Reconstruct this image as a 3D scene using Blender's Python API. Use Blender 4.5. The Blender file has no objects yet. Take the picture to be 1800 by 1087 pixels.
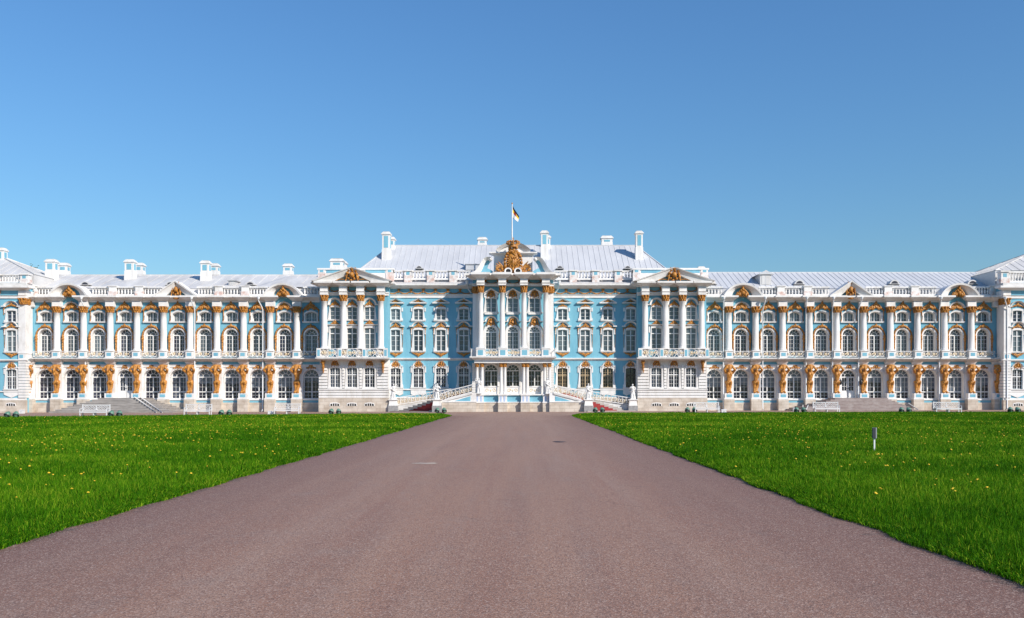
import bpy, bmesh, math, random
import numpy as np
from mathutils import Vector, Matrix
PI = math.pi
SC = bpy.context.scene
COL = SC.collection
# ------------------------------------------------------------------ camera
D = 90.0          # metres from the camera to the main wall plane (y = 0)
FPX = 1620.0      # focal length in pixels of the 1800 px wide photograph
CX, HY, CH, CAMX = 913.0, 696.0, 1.5, 0.61
cam = bpy.data.cameras.new("camera")
cam.sensor_width = 36.0
cam.lens = 36.0 * FPX / 1800.0
cam.shift_x = -(CX - 900.0) / 1800.0
cam.shift_y = (HY - 543.5) / 1800.0
cam.clip_start = 0.1
cam.clip_end = 6000.0
camo = bpy.data.objects.new("camera", cam)
camo.location = (CAMX, -D, CH)
camo.rotation_euler = (math.radians(90), 0, 0)
COL.objects.link(camo)
SC.camera = camo
# ------------------------------------------------------------------ sky and sun
SUN_EL, SUN_AZ = math.radians(33), math.radians(132)
world = bpy.data.worlds.new("World")
SC.world = world
world.use_nodes = True
wt = world.node_tree
sky = wt.nodes.new('ShaderNodeTexSky')
sky.sky_type = 'NISHITA'
sky.sun_disc = False
sky.sun_elevation = SUN_EL
sky.sun_rotation = SUN_AZ
sky.altitude = 0.0
sky.air_density = 1.75
sky.dust_density = 0.0
sky.ozone_density = 8.5
tint = wt.nodes.new('ShaderNodeMix')
tint.data_type = 'RGBA'
tint.blend_type = 'MULTIPLY'
tint.inputs[0].default_value = 1.0
tint.inputs[7].default_value = (0.645, 0.84, 1.03, 1)
wt.links.new(sky.outputs[0], tint.inputs[6])
wt.links.new(tint.outputs[2], wt.nodes['Background'].inputs[0])
wt.nodes['Background'].inputs[1].default_value = 0.094
sun = bpy.data.lights.new("sun", 'SUN')
sun.energy = 3.9
sun.angle = math.radians(0.5)
sun.color = (1.0, 0.935, 0.845)
suno = bpy.data.objects.new("sun", sun)
sd = Vector((math.sin(SUN_AZ) * math.cos(SUN_EL), math.cos(SUN_AZ) * math.cos(SUN_EL), math.sin(SUN_EL)))
suno.rotation_euler = sd.to_track_quat('Z', 'Y').to_euler()
suno.location = (40, -60, 60)
COL.objects.link(suno)
SC.view_settings.view_transform = 'Standard'
SC.view_settings.look = 'None'
SC.view_settings.exposure = 0.46
SC.view_settings.gamma = 1.0
SC.view_settings.use_curve_mapping = False

# ------------------------------------------------------------------ helpers
def K(y): return (D + y) / FPX
def X(px, y=0.0): return CAMX + (px - CX) * K(y)
def Z(py, y=0.0): return CH + (HY - py) * K(y)
U = K(0)
def gz(x): return 0.0027 * max(-60.0, min(60.0, x))

def mat(name, col, rough=0.6, col2=None, scale=3.0, stretch=(1, 1, 1), bump=0.0, bscale=20.0, metal=0.0, spec=0.5, lo=0.35, hi=0.65):
    m = bpy.data.materials.new(name)
    m.use_nodes = True
    nt = m.node_tree
    b = nt.nodes['Principled BSDF']
    b.inputs['Base Color'].default_value = (*col, 1)
    b.inputs['Roughness'].default_value = rough
    b.inputs['Metallic'].default_value = metal
    b.inputs['Specular IOR Level'].default_value = spec
    geo = nt.nodes.new('ShaderNodeNewGeometry')
    if col2:
        mp = nt.nodes.new('ShaderNodeMapping')
        mp.inputs['Scale'].default_value = stretch
        nt.links.new(geo.outputs['Position'], mp.inputs['Vector'])
        n = nt.nodes.new('ShaderNodeTexNoise')
        n.inputs['Scale'].default_value = scale
        n.inputs['Detail'].default_value = 6
        n.inputs['Roughness'].default_value = 0.65
        nt.links.new(mp.outputs[0], n.inputs['Vector'])
        r = nt.nodes.new('ShaderNodeMapRange')
        r.inputs['From Min'].default_value = lo
        r.inputs['From Max'].default_value = hi
        nt.links.new(n.outputs[0], r.inputs[0])
        mx = nt.nodes.new('ShaderNodeMix')
        mx.data_type = 'RGBA'
        mx.inputs[6].default_value = (*col, 1)
        mx.inputs[7].default_value = (*col2, 1)
        nt.links.new(r.outputs[0], mx.inputs[0])
        nt.links.new(mx.outputs[2], b.inputs['Base Color'])
    if bump:
        n2 = nt.nodes.new('ShaderNodeTexNoise')
        n2.inputs['Scale'].default_value = bscale
        n2.inputs['Detail'].default_value = 4
        nt.links.new(geo.outputs['Position'], n2.inputs['Vector'])
        bp = nt.nodes.new('ShaderNodeBump')
        bp.inputs['Strength'].default_value = bump
        bp.inputs['Distance'].default_value = 0.05
        nt.links.new(n2.outputs[0], bp.inputs['Height'])
        nt.links.new(bp.outputs[0], b.inputs['Normal'])
    return m

WHITE = mat('white_stucco', (0.79, 0.765, 0.735), 0.8, (0.55, 0.51, 0.455), 1.1, (1.6, 1.6, 0.22), 0.15, 12, lo=0.45, hi=0.80)
TRIM = mat('white_trim', (0.79, 0.765, 0.735), 0.7, (0.55, 0.51, 0.46), 1.3, (1, 1, 0.6), lo=0.46, hi=0.82)
LEDGE = mat('weathered_white_ledge', (0.70, 0.68, 0.65), 0.85, (0.42, 0.395, 0.37), 1.6, (0.7, 1, 1.6), 0.2, 15, lo=0.4, hi=0.75)
WORN = mat('worn_plaster', (0.74, 0.71, 0.68), 0.9, (0.56, 0.38, 0.32), 2.2, (1, 1, 1), 0.2, 14, lo=0.42, hi=0.62)
BLUE = mat('blue_stucco', (0.195, 0.455, 0.56), 0.85, (0.135, 0.365, 0.475), 0.9, (1.3, 1.3, 0.25), 0.1, 10, lo=0.42, hi=0.70)
GOLD = mat('gilded_ochre', (0.56, 0.245, 0.038), 0.38, (0.20, 0.060, 0.009), 7.0, bump=0.6, bscale=25, lo=0.4, hi=0.7)  # random dark mottle stands in for shade in the relief
OCHRE = mat('ochre_figure_paint', (0.56, 0.25, 0.046), 0.5, (0.30, 0.105, 0.018), 4.0, bump=0.35, bscale=14, lo=0.4, hi=0.75)
GILTWHITE = mat('faded_gilt_relief', (0.72, 0.62, 0.45), 0.6, (0.60, 0.36, 0.12), 7.0, lo=0.5, hi=0.62)
SASH = mat('white_sash_paint', (0.76, 0.755, 0.73), 0.5)
TANSASH = mat('varnished_sash', (0.50, 0.37, 0.22), 0.5)
DARKSASH = mat('dark_sash', (0.05, 0.035, 0.025), 0.4)
DOORW = mat('white_door_paint', (0.74, 0.73, 0.71), 0.5)
MARBLE = mat('white_marble', (0.70, 0.685, 0.66), 0.5, (0.46, 0.45, 0.43), 5.0, lo=0.5, hi=0.8)
BENCHW = mat('bench_white_paint', (0.70, 0.69, 0.68), 0.45)
GREENM = mat('verdigris_green_metal', (0.13, 0.26, 0.185), 0.42, (0.09, 0.19, 0.13), 6.0)
BLACKM = mat('black_metal', (0.015, 0.015, 0.017), 0.5)
DARKM = mat('dark_grey_metal', (0.05, 0.052, 0.065), 0.75, spec=.2)
PIPEM = mat('painted_pipe', (0.74, 0.75, 0.75), 0.5)
CARPET = mat('red_carpet_pile', (0.30, 0.035, 0.035), 0.95, (0.20, 0.02, 0.02), 6.0, bump=0.2)
STEPM = mat('granite_step', (0.40, 0.365, 0.335), 0.9, (0.27, 0.245, 0.225), 2.2, (0.5, 1, 2), 0.2, 18, lo=0.38, hi=0.66)
REDSTONE = mat('reddish_step_stone', (0.42, 0.36, 0.33), 0.9, (0.31, 0.24, 0.22), 2.0)
PEDST = mat('grey_pedestal_stone', (0.36, 0.35, 0.34), 0.9, (0.24, 0.235, 0.23), 5.0)
SOIL = mat('dark_soil', (0.035, 0.026, 0.018), 1.0, (0.06, 0.05, 0.025), 8.0)
BARK = mat('bark', (0.09, 0.07, 0.05), 0.9)
LEAFM = mat('tree_leaf', (0.035, 0.055, 0.02), 0.7, (0.06, 0.09, 0.03), 1.2)
FLAGK = mat('flag_black', (0.012, 0.012, 0.02), 0.8)
FLAGY = mat('flag_yellow', (0.85, 0.55, 0.03), 0.8)
FLAGW = mat('flag_white', (0.80, 0.80, 0.80), 0.8)
FLAGR = mat('flag_red', (0.45, 0.03, 0.02), 0.8)
VOIDM = mat('dark_interior', (0.012, 0.012, 0.015), 0.9)

def stone_mat():
    m = mat('limestone_blocks', (0.55, 0.50, 0.45), 0.9)
    nt = m.node_tree
    b = nt.nodes['Principled BSDF']
    geo = nt.nodes['Geometry'] if 'Geometry' in nt.nodes else nt.nodes.new('ShaderNodeNewGeometry')
    sep = nt.nodes.new('ShaderNodeSeparateXYZ')
    nt.links.new(geo.outputs['Position'], sep.inputs[0])
    ad = nt.nodes.new('ShaderNodeMath'); ad.operation = 'ADD'
    nt.links.new(sep.outputs[0], ad.inputs[0]); nt.links.new(sep.outputs[1], ad.inputs[1])
    cmb = nt.nodes.new('ShaderNodeCombineXYZ')
    nt.links.new(ad.outputs[0], cmb.inputs[0]); nt.links.new(sep.outputs[2], cmb.inputs[1])
    br = nt.nodes.new('ShaderNodeTexBrick')
    br.inputs['Scale'].default_value = 1.0
    br.inputs['Brick Width'].default_value = 0.9
    br.inputs['Row Height'].default_value = 0.31
    br.inputs['Mortar Size'].default_value = 0.012
    br.inputs['Color1'].default_value = (0.66, 0.585, 0.49, 1)
    br.inputs['Color2'].default_value = (0.57, 0.495, 0.41, 1)
    br.inputs['Mortar'].default_value = (0.42, 0.35, 0.285, 1)
    nt.links.new(cmb.outputs[0], br.inputs['Vector'])
    n = nt.nodes.new('ShaderNodeTexNoise')
    n.inputs['Scale'].default_value = 1.4; n.inputs['Detail'].default_value = 7
    nt.links.new(geo.outputs['Position'], n.inputs['Vector'])
    r = nt.nodes.new('ShaderNodeMapRange')
    r.inputs['From Min'].default_value = 0.4; r.inputs['From Max'].default_value = 0.7
    nt.links.new(n.outputs[0], r.inputs[0])
    mx = nt.nodes.new('ShaderNodeMix'); mx.data_type = 'RGBA'; mx.blend_type = 'MULTIPLY'
    nt.links.new(r.outputs[0], mx.inputs[0])
    nt.links.new(br.outputs[0], mx.inputs[6])
    mx.inputs[7].default_value = (0.72, 0.68, 0.64, 1)
    nt.links.new(mx.outputs[2], b.inputs['Base Color'])
    return m
STONE = stone_mat()

def glass_mat(name, dark, light, lo, hi):
    # aged window glass: dark room behind, some pale blinds, noise blotches painting reflections
    m = bpy.data.materials.new(name); m.use_nodes = True
    nt = m.node_tree; b = nt.nodes['Principled BSDF']
    b.inputs['Roughness'].default_value = 0.12
    b.inputs['Specular IOR Level'].default_value = 0.8
    geo = nt.nodes.new('ShaderNodeNewGeometry')
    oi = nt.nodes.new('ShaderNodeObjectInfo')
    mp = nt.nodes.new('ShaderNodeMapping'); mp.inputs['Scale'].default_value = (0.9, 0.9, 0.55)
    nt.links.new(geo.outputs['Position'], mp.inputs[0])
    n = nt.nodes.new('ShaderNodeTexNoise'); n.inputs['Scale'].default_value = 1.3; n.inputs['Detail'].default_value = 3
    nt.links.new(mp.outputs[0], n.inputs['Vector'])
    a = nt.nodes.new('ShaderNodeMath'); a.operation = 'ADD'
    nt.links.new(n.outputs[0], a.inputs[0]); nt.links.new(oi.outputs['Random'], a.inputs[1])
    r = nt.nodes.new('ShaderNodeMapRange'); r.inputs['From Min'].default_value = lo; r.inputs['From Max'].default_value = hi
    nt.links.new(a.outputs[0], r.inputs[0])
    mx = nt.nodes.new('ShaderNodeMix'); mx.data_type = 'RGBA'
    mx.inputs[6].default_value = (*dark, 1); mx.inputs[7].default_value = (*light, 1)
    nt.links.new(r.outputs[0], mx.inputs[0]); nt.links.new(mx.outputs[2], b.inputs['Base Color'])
    # each pane of hand-made glass leans a little
    n2 = nt.nodes.new('ShaderNodeTexNoise'); n2.inputs['Scale'].default_value = 2.2
    nt.links.new(geo.outputs['Position'], n2.inputs['Vector'])
    bp = nt.nodes.new('ShaderNodeBump'); bp.inputs['Strength'].default_value = 0.25; bp.inputs['Distance'].default_value = 0.05
    nt.links.new(n2.outputs[0], bp.inputs['Height']); nt.links.new(bp.outputs[0], b.inputs['Normal'])
    return m
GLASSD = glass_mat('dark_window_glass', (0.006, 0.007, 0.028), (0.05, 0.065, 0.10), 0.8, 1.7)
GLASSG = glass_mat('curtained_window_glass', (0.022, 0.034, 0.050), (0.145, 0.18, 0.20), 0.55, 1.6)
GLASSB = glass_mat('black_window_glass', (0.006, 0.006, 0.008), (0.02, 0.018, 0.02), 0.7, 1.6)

def curtain_glass():
    # ground floor rooms with a pale blind drawn over the upper panes
    m = bpy.data.materials.new('blind_behind_glass'); m.use_nodes = True
    nt = m.node_tree; b = nt.nodes['Principled BSDF']
    b.inputs['Roughness'].default_value = .12; b.inputs['Specular IOR Level'].default_value = .8
    tc = nt.nodes.new('ShaderNodeTexCoord'); sp = nt.nodes.new('ShaderNodeSeparateXYZ'); nt.links.new(tc.outputs['Object'], sp.inputs[0])
    geo = nt.nodes.new('ShaderNodeNewGeometry'); n = nt.nodes.new('ShaderNodeTexNoise'); n.inputs['Scale'].default_value = 1.7; nt.links.new(geo.outputs['Position'], n.inputs['Vector'])
    oi = nt.nodes.new('ShaderNodeObjectInfo')
    def mth(op, a_, b_):
        x = nt.nodes.new('ShaderNodeMath'); x.operation = op
        for i, v in enumerate((a_, b_)):
            if hasattr(v, 'node'): nt.links.new(v, x.inputs[i])
            else: x.inputs[i].default_value = v
        return x.outputs[0]
    h = mth('ADD', sp.outputs[2], mth('MULTIPLY', mth('SUBTRACT', oi.outputs['Random'], .5), 1.3))
    h = mth('ADD', h, mth('MULTIPLY', mth('SUBTRACT', n.outputs[0], .5), .5))
    f = mth('MULTIPLY', mth('GREATER_THAN', h, 1.15), mth('ADD', mth('MULTIPLY', n.outputs[0], .9), .25))
    mx = nt.nodes.new('ShaderNodeMix'); mx.data_type = 'RGBA'; nt.links.new(f, mx.inputs[0])
    mx.inputs[6].default_value = (.006, .007, .022, 1); mx.inputs[7].default_value = (.145, .175, .23, 1)
    nt.links.new(mx.outputs[2], b.inputs['Base Color'])
    return m
GLASSC = curtain_glass()
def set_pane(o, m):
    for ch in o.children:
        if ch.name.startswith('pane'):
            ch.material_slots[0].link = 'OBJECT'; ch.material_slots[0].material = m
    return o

def roof_mat(name, c1, c2):
    return mat(name, c1, 0.5, c2, 0.5, (1.5, 0.5, 0.5), 0.05, 3, metal=0.0, spec=0.4, lo=0.35, hi=0.7)
ROOFC = roof_mat('zinc_roof_sheet', (0.59, 0.59, 0.595), (0.50, 0.50, 0.51))
ROOFW = roof_mat('pale_roof_sheet', (0.66, 0.64, 0.615), (0.47, 0.45, 0.43))

# unit sphere used for relief work
def _sph(nu=9, nv=6):
    v, f = [], []
    v.append((0, 0, 1))
    for j in range(1, nv):
        t = PI * j / nv
        for i in range(nu):
            a = 2 * PI * i / nu
            v.append((math.sin(t) * math.cos(a), math.sin(t) * math.sin(a), math.cos(t)))
    v.append((0, 0, -1))
    for i in range(nu): f.append((0, 1 + i, 1 + (i + 1) % nu))
    for j in range(nv - 2):
        for i in range(nu):
            a = 1 + j * nu + i; b = 1 + j * nu + (i + 1) % nu
            f.append((a, a + nu, b + nu, b))
    L = len(v) - 1
    for i in range(nu): f.append((L, L - nu + (i + 1) % nu, L - nu + i))
    return v, f
SPH = _sph()

class MB:
    def __init__(s): s.v = []; s.f = []; s.m = []; s.s = []
    def add(s, vs, fs, m=0, sm=False):
        o = len(s.v); s.v.extend(vs)
        for f in fs: s.f.append(tuple(i + o for i in f)); s.m.append(m); s.s.append(sm)
        return s
    def box(s, x0, x1, y0, y1, z0, z1, m=0):
        return s.frus(x0, x1, y0, y1, z0, z1, 0, 0, m)
    def frus(s, x0, x1, y0, y1, z0, z1, p0, p1, m=0, back=False):
        # block whose front and sides step out by p0 at the bottom and p1 at the top
        if x0 > x1: x0, x1 = x1, x0
        if z0 > z1: z0, z1 = z1, z0; p0, p1 = p1, p0
        q0, q1 = (p0, p1) if back else (0, 0)
        v = [(x0 - p0, y0 - p0, z0), (x1 + p0, y0 - p0, z0), (x1 + p0, y1 + q0, z0), (x0 - p0, y1 + q0, z0),
             (x0 - p1, y0 - p1, z1), (x1 + p1, y0 - p1, z1), (x1 + p1, y1 + q1, z1), (x0 - p1, y1 + q1, z1)]
        return s.add(v, [(0, 3, 2, 1), (4, 5, 6, 7), (0, 1, 5, 4), (1, 2, 6, 5), (2, 3, 7, 6), (3, 0, 4, 7)], m)
    def prism(s, pts, y0, y1, m=0):
        n = len(pts)
        a = sum(pts[i][0] * pts[(i + 1) % n][1] - pts[(i + 1) % n][0] * pts[i][1] for i in range(n))
        if a < 0: pts = pts[::-1]
        v = [(x, y0, z) for x, z in pts] + [(x, y1, z) for x, z in pts]
        f = [tuple(range(n)), tuple(range(2 * n - 1, n - 1, -1))]
        for i in range(n):
            j = (i + 1) % n
            f.append((j, i, i + n, j + n))
        return s.add(v, f, m)
    def band(s, inner, outer, yi, yo, yb, m=0, closed=False):
        # moulding between two outlines (same length); front face goes from yo at the outer edge to yi at the inner edge
        n = len(inner)
        v = []
        for (a, b), (c, d) in zip(inner, outer):
            v += [(a, yi, b), (c, yo, d), (c, yb, d), (a, yb, b)]
        f = []
        for i in range(n if closed else n - 1):
            p, q = 4 * i, 4 * ((i + 1) % n)
            f += [(p, q, q + 1, p + 1), (p + 1, q + 1, q + 2, p + 2), (p + 3, q + 3, q, p), (p + 2, q + 2, q + 3, p + 3)]
        if not closed:
            f += [(0, 1, 2, 3), (4 * n - 1, 4 * n - 2, 4 * n - 3, 4 * n - 4)]
        return s.add(v, f, m)
    def lathe(s, cx, cy, prof, n=12, m=0, sm=True):
        v = []
        for r, z in prof:
            for i in range(n):
                a = 2 * PI * i / n
                v.append((cx + r * math.cos(a), cy + r * math.sin(a), z))
        f = []
        for j in range(len(prof) - 1):
            for i in range(n):
                a = j * n + i; b = j * n + (i + 1) % n
                f.append((a, b, b + n, a + n))
        s.add(v, f, m, sm)
        k = len(prof) - 1
        s.add([v[i] for i in range(n)], [tuple(range(n - 1, -1, -1))], m)
        s.add([v[k * n + i] for i in range(n)], [tuple(range(n))], m)
        return s
    def tube(s, path, r, n=6, m=0):
        P = [Vector(p) for p in path]
        v = []
        for i, p in enumerate(P):
            t = (P[min(i + 1, len(P) - 1)] - P[max(i - 1, 0)])
            if t.length < 1e-9: t = Vector((0, 0, 1))
            t.normalize()
            a = t.cross(Vector((0, 1, 0)))
            if a.length < 1e-3: a = t.cross(Vector((1, 0, 0)))
            a.normalize(); b = t.cross(a)
            rr = r[i] if isinstance(r, (list, tuple)) else r
            for k in range(n):
                w = 2 * PI * k / n
                q = p + a * (rr * math.cos(w)) + b * (rr * math.sin(w))
                v.append(tuple(q))
        f = []
        for i in range(len(P) - 1):
            for k in range(n):
                a = i * n + k; b = i * n + (k + 1) % n
                f.append((a, b, b + n, a + n))
        f += [tuple(range(n)), tuple(range(len(v) - 1, len(v) - n - 1, -1))]
        return s.add(v, f, m, True)
    def blob(s, c, r, rng=None, m=0, rot=None):
        sv, sf = SPH
        R = Matrix.Rotation(rot or 0.0, 3, 'Y')
        vs = []
        for (x, y, z) in sv:
            j = 1.0 + (rng.uniform(-0.16, 0.16) if rng else 0)
            w = R @ Vector((x * r[0] * j, y * r[1] * j, z * r[2] * j))
            vs.append((c[0] + w.x, c[1] + w.y, c[2] + w.z))
        return s.add(vs, sf, m, True)
    def merge(s, o, off=(0, 0, 0), mm=None):
        s.add([(a + off[0], b + off[1], c + off[2]) for a, b, c in o.v], [], 0)
        k = len(s.v) - len(o.v)
        for f, m, sm in zip(o.f, o.m, o.s):
            s.f.append(tuple(i + k for i in f)); s.m.append(m if mm is None else mm); s.s.append(sm)
        return s
    def build(s, name, mats, parent=None, loc=(0, 0, 0)):
        me = bpy.data.meshes.new(name)
        me.from_pydata(s.v, [], s.f)
        if not isinstance(mats, (list, tuple)): mats = [mats]
        for m in mats: me.materials.append(m)
        me.polygons.foreach_set('material_index', s.m)
        me.polygons.foreach_set('use_smooth', s.s)
        me.update()
        o = bpy.data.objects.new(name, me)
        COL.objects.link(o)
        o.location = loc
        if parent: o.parent = parent
        return o

def tag(o, label=None, cat=None, group=None, kind=None):
    if label: o['label'] = label
    if cat: o['category'] = cat
    if group: o['group'] = group
    if kind: o['kind'] = kind
    return o
def empty(name, loc=(0, 0, 0)):
    o = bpy.data.objects.new(name, None); COL.objects.link(o); o.location = loc
    return o
def copy_tree(o, parent=None):
    c = o.copy(); COL.objects.link(c)
    c.parent = parent if parent else o.parent
    for ch in list(o.children): copy_tree(ch, c)
    return c
class Proto:
    """first placement moves the original, later ones copy it with its sub-parts"""
    def __init__(s, o): s.o = o; s.used = False
    def at(s, x, y, z, flip=False, rz=None):
        o = s.o if not s.used else copy_tree(s.o)
        s.used = True
        o.location = (x, y, z)
        if rz is not None: o.rotation_euler.z = rz
        return o

def arch(hw, zs, rise, n=14, grow=0.0, cx=0.0):
    """points of an arch from left springing to right springing, offset outward by grow"""
    if rise <= 1e-6:
        return [(cx - hw - grow, zs + grow), (cx + hw + grow, zs + grow)]
    R = (hw * hw + rise * rise) / (2 * rise)
    cz = zs + rise - R
    a0 = math.asin(min(1.0, hw / R))
    if rise > hw - 1e-6: a0 = PI / 2
    return [(cx + (R + grow) * math.sin(-a0 + 2 * a0 * i / n), cz + (R + grow) * math.cos(-a0 + 2 * a0 * i / n)) for i in range(n + 1)]
def outline(hw, hs, rise, grow=0.0, zb=0.0, n=14, cx=0.0):
    a = arch(hw, zb + hs, rise, n, grow, cx)
    return [(cx - hw - grow, zb)] + a + [(cx + hw + grow, zb)]

def wall_holes(mb, x0, x1, z0, z1, y, ops, depth=0.3, m=0, mr=None):
    """a bay of wall at plane y from x0 to x1 with openings (cx, hw, zb, hs, rise), bottom first"""
    mr = m if mr is None else mr
    def q(a, b, c, d):
        if b - a > 1e-6 and d - c > 1e-6:
            mb.add([(a, y, c), (b, y, c), (b, y, d), (a, y, d)], [(0, 1, 2, 3)], m)
    zc = z0
    for cx, hw, zb, hs, rise in ops:
        q(x0, x1, zc, zb)
        zt = zb + hs + rise
        q(x0, cx - hw, zb, zt); q(cx + hw, x1, zb, zt)
        a = arch(hw, zb + hs, rise, 14, 0, cx)
        if rise > 1e-6:
            for (xa, za), (xb, zb2) in zip(a, a[1:]):
                mb.add([(xa, y, za), (xb, y, zb2), (xb, y, zt), (xa, y, zt)], [(0, 1, 2, 3)], m)
        o = [(cx - hw, zb)] + a + [(cx + hw, zb)]
        for (xa, za), (xb, zb2) in zip(o, o[1:] + o[:1]):
            mb.add([(xa, y, za), (xb, y, zb2), (xb, y + depth, zb2), (xa, y + depth, za)], [(0, 3, 2, 1)], mr)
        zc = zt
    q(x0, x1, zc, z1)

def sash(hw, hs, rise, y, cols, rows, fan=False, low=0.0, lowrows=2, midrail=None):
    """window joinery: frame, mullion, glazing bars; local origin at the sill centre"""
    mb = MB(); t = 0.045; d = 0.07
    o = outline(hw, hs, rise); i = outline(hw - t, hs, max(rise - t, 0) if rise > t else 0.0, 0, t)
    i = outline(hw - t, hs - t * 0.0, rise, 0)
    ai = arch(hw, hs, rise, 14, -t)
    if rise <= 1e-6: ai = [(-hw + t, hs - t), (hw - t, hs - t)]
    inner = [(-hw + t, t)] + ai + [(hw - t, t)]
    mb.band(inner, o, y, y, y + d)
    mb.box(-hw, hw, y - 0.01, y + d, 0, t)
    top = hs if fan else hs + rise - t * 0.5
    mb.box(-0.045, 0.045, y - 0.02, y + d, 0, top - (0.0 if rise <= 1e-6 or fan else 0.01))
    zb = 0.0
    bars = []
    if low > 0:
        mb.box(-hw, hw, y - 0.015, y + d, low - 0.045, low + 0.045)
        for k in range(1, lowrows): bars.append(low * k / lowrows)
        zb = low
    if midrail:
        mb.box(-hw, hw, y - 0.015, y + d, midrail - 0.04, midrail + 0.04)
    for k in range(1, rows):
        zz = zb + (hs - zb) * k / rows
        if midrail and abs(zz - midrail) < 0.12: continue
        bars.append(zz)
    for zz in bars: mb.box(-hw, hw, y + 0.01, y + d - 0.01, zz - 0.0095, zz + 0.0095)
    for k in range(1, cols):
        xx = -hw + 2 * hw * k / cols
        if abs(xx) < 0.03: continue
        zt2 = hs
        if not fan and rise > 0:
            R = (hw * hw + rise * rise) / (2 * rise); zt2 = hs + rise - R + math.sqrt(R * R - xx * xx) - 0.02
        mb.box(xx - 0.0095, xx + 0.0095, y + 0.012, y + d - 0.012, 0, zt2)
    if fan:
        mb.box(-hw, hw, y - 0.02, y + d, hs - 0.05, hs + 0.05)
        mb.band(arch(hw * 0.42, hs, hw * 0.42, 10), arch(hw * 0.42, hs, hw * 0.42, 10, 0.04), y + 0.01, y + 0.01, y + d)
        for a in (-54, -18, 18, 54):
            s_, c_ = math.sin(math.radians(a)), math.cos(math.radians(a))
            r0, r1 = hw * 0.42, hw - 0.02
            w = 0.017
            mb.prism([(r0 * s_ - w * c_, hs + r0 * c_ + w * s_), (r0 * s_ + w * c_, hs + r0 * c_ - w * s_),
                      (r1 * s_ + w * c_, hs + r1 * c_ - w * s_), (r1 * s_ - w * c_, hs + r1 * c_ + w * s_)], y + 0.012, y + d - 0.012)
    return mb
def pane(hw, hs, rise, y):
    return MB().prism(outline(hw - 0.01, hs, rise - 0.01 if rise > 0.02 else 0, 0, 0.01), y, y + 0.015)

def surround_plain(hw, hs, rise, t, yf=-0.07, ear=0.0, sill=True, grow_in=0.0, splay=0.0):
    mb = MB()
    mb.band(outline(hw, hs, rise), outline(hw, hs, rise, t), yf + splay, yf, 0.02)
    if ear:
        for s in (-1, 1):
            mb.box(s * (hw + t * 0.7), s * (hw + t + ear), yf + 0.012, 0.02, hs * 0.80, hs + rise * 0.3 + t * 0.7)
            mb.box(s * (hw + t * 0.7), s * (hw + t + ear * 0.8), yf + 0.012, 0.02, 0.0, hs * 0.16)
    if sill: mb.frus(-hw - t - 0.05, hw + t + 0.05, -0.12, 0.02, -0.13, 0.001, 0, 0.05)
    return mb
# ---------------- gilded relief
def rosette(w, h, seed=1, d=0.12):
    r = random.Random(seed); mb = MB()
    mb.blob((0, -d * 0.6, 0), (w * 0.2, d, h * 0.24), r)
    for i in range(10):
        a = 2 * PI * i / 10 + 0.2
        k = 0.33 + 0.07 * (i % 2)
        mb.blob((w * k * math.cos(a), -d * 0.3, h * k * math.sin(a)), (w * r.uniform(.10, .15), d * r.uniform(.6, .95), h * r.uniform(.10, .15)), r)
    for s in (-1, 1):
        mb.tube([(s * w * (0.15 + 0.3 * t), -d * 0.8, h * (0.40 - 0.9 * t * t + 0.2 * math.sin(6 * t))) for t in (0, .25, .5, .75, 1)], [w * .05, w * .06, w * .05, w * .05, w * .035], 5)
    mb.blob((0, -d * 0.6, h * 0.42), (w * .13, d * .8, h * .12), r)
    return mb
def crest(w, h, seed=2, d=0.13):
    r = random.Random(seed); mb = MB()
    n = 15
    for i in range(n):
        t = -1 + 2 * i / (n - 1)
        zz = h * (0.12 + 0.42 * (1 - abs(t)) ** 1.2 + 0.10 * math.cos(9 * t))
        k = 0.13 - 0.055 * abs(t)
        mb.blob((t * w * 0.46, -d * 0.4 - r.uniform(0, .03), zz), (w * k * r.uniform(.6, .9), d * r.uniform(.5, .9), h * (0.30 - 0.16 * abs(t)) * r.uniform(.75, 1.1)), r, rot=r.uniform(-.6, .6))
    for (x, z, a) in ((0, .72, .15), (-.11, .60, .12), (.11, .60, .12), (0, .42, .17), (0, .93, .08)):
        mb.blob((x * w, -d * 0.75, z * h), (w * a * .7, d * .75, h * a * 1.1), r)
    for s in (-1, 1):
        mb.tube([(s * w * (0.12 + 0.36 * t), -d * 0.9, h * (0.62 - 0.60 * t + 0.08 * math.sin(7 * t))) for t in (0, .2, .4, .6, .8, 1)], [h * .07, h * .075, h * .07, h * .06, h * .05, h * .06], 5)
        mb.blob((s * w * 0.49, -d * .5, h * 0.07), (h * .1, d * .6, h * .1), r)
    return mb
def archgarland(R, zc, w, seed=3, d=0.12, a0=-88, a1=88, n=21):
    r = random.Random(seed); mb = MB()
    for i in range(n):
        a = math.radians(a0 + (a1 - a0) * i / (n - 1))
        k = 1.0 + 0.5 * (abs(a) < 0.5)
        rr = R + r.uniform(-.02, .04) + (0.05 if abs(a) < 0.4 else 0)
        mb.blob((rr * math.sin(a), -d * .4, zc + rr * math.cos(a)), (w * k * r.uniform(.55, .85), d * r.uniform(.6, 1.), w * k * r.uniform(.5, .8)), r, rot=a)
    pts = [(( R + w * .15 + .03 * math.sin(14 * t)) * math.sin(t), -d * .75, zc + (R + w * .15 + .03 * math.sin(14 * t)) * math.cos(t)) for t in [math.radians(a0 + (a1 - a0) * i / 28) for i in range(29)]]
    mb.tube(pts, w * .32, 5)
    for (x, z, a) in ((0, 0.06, 1.4), (-.14, .02, 1.0), (.14, .02, 1.0), (0, .20, .8)):
        mb.blob((x, -d, zc + R + z), (w * a, d * .8, w * a * .85), r)
    return mb
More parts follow.
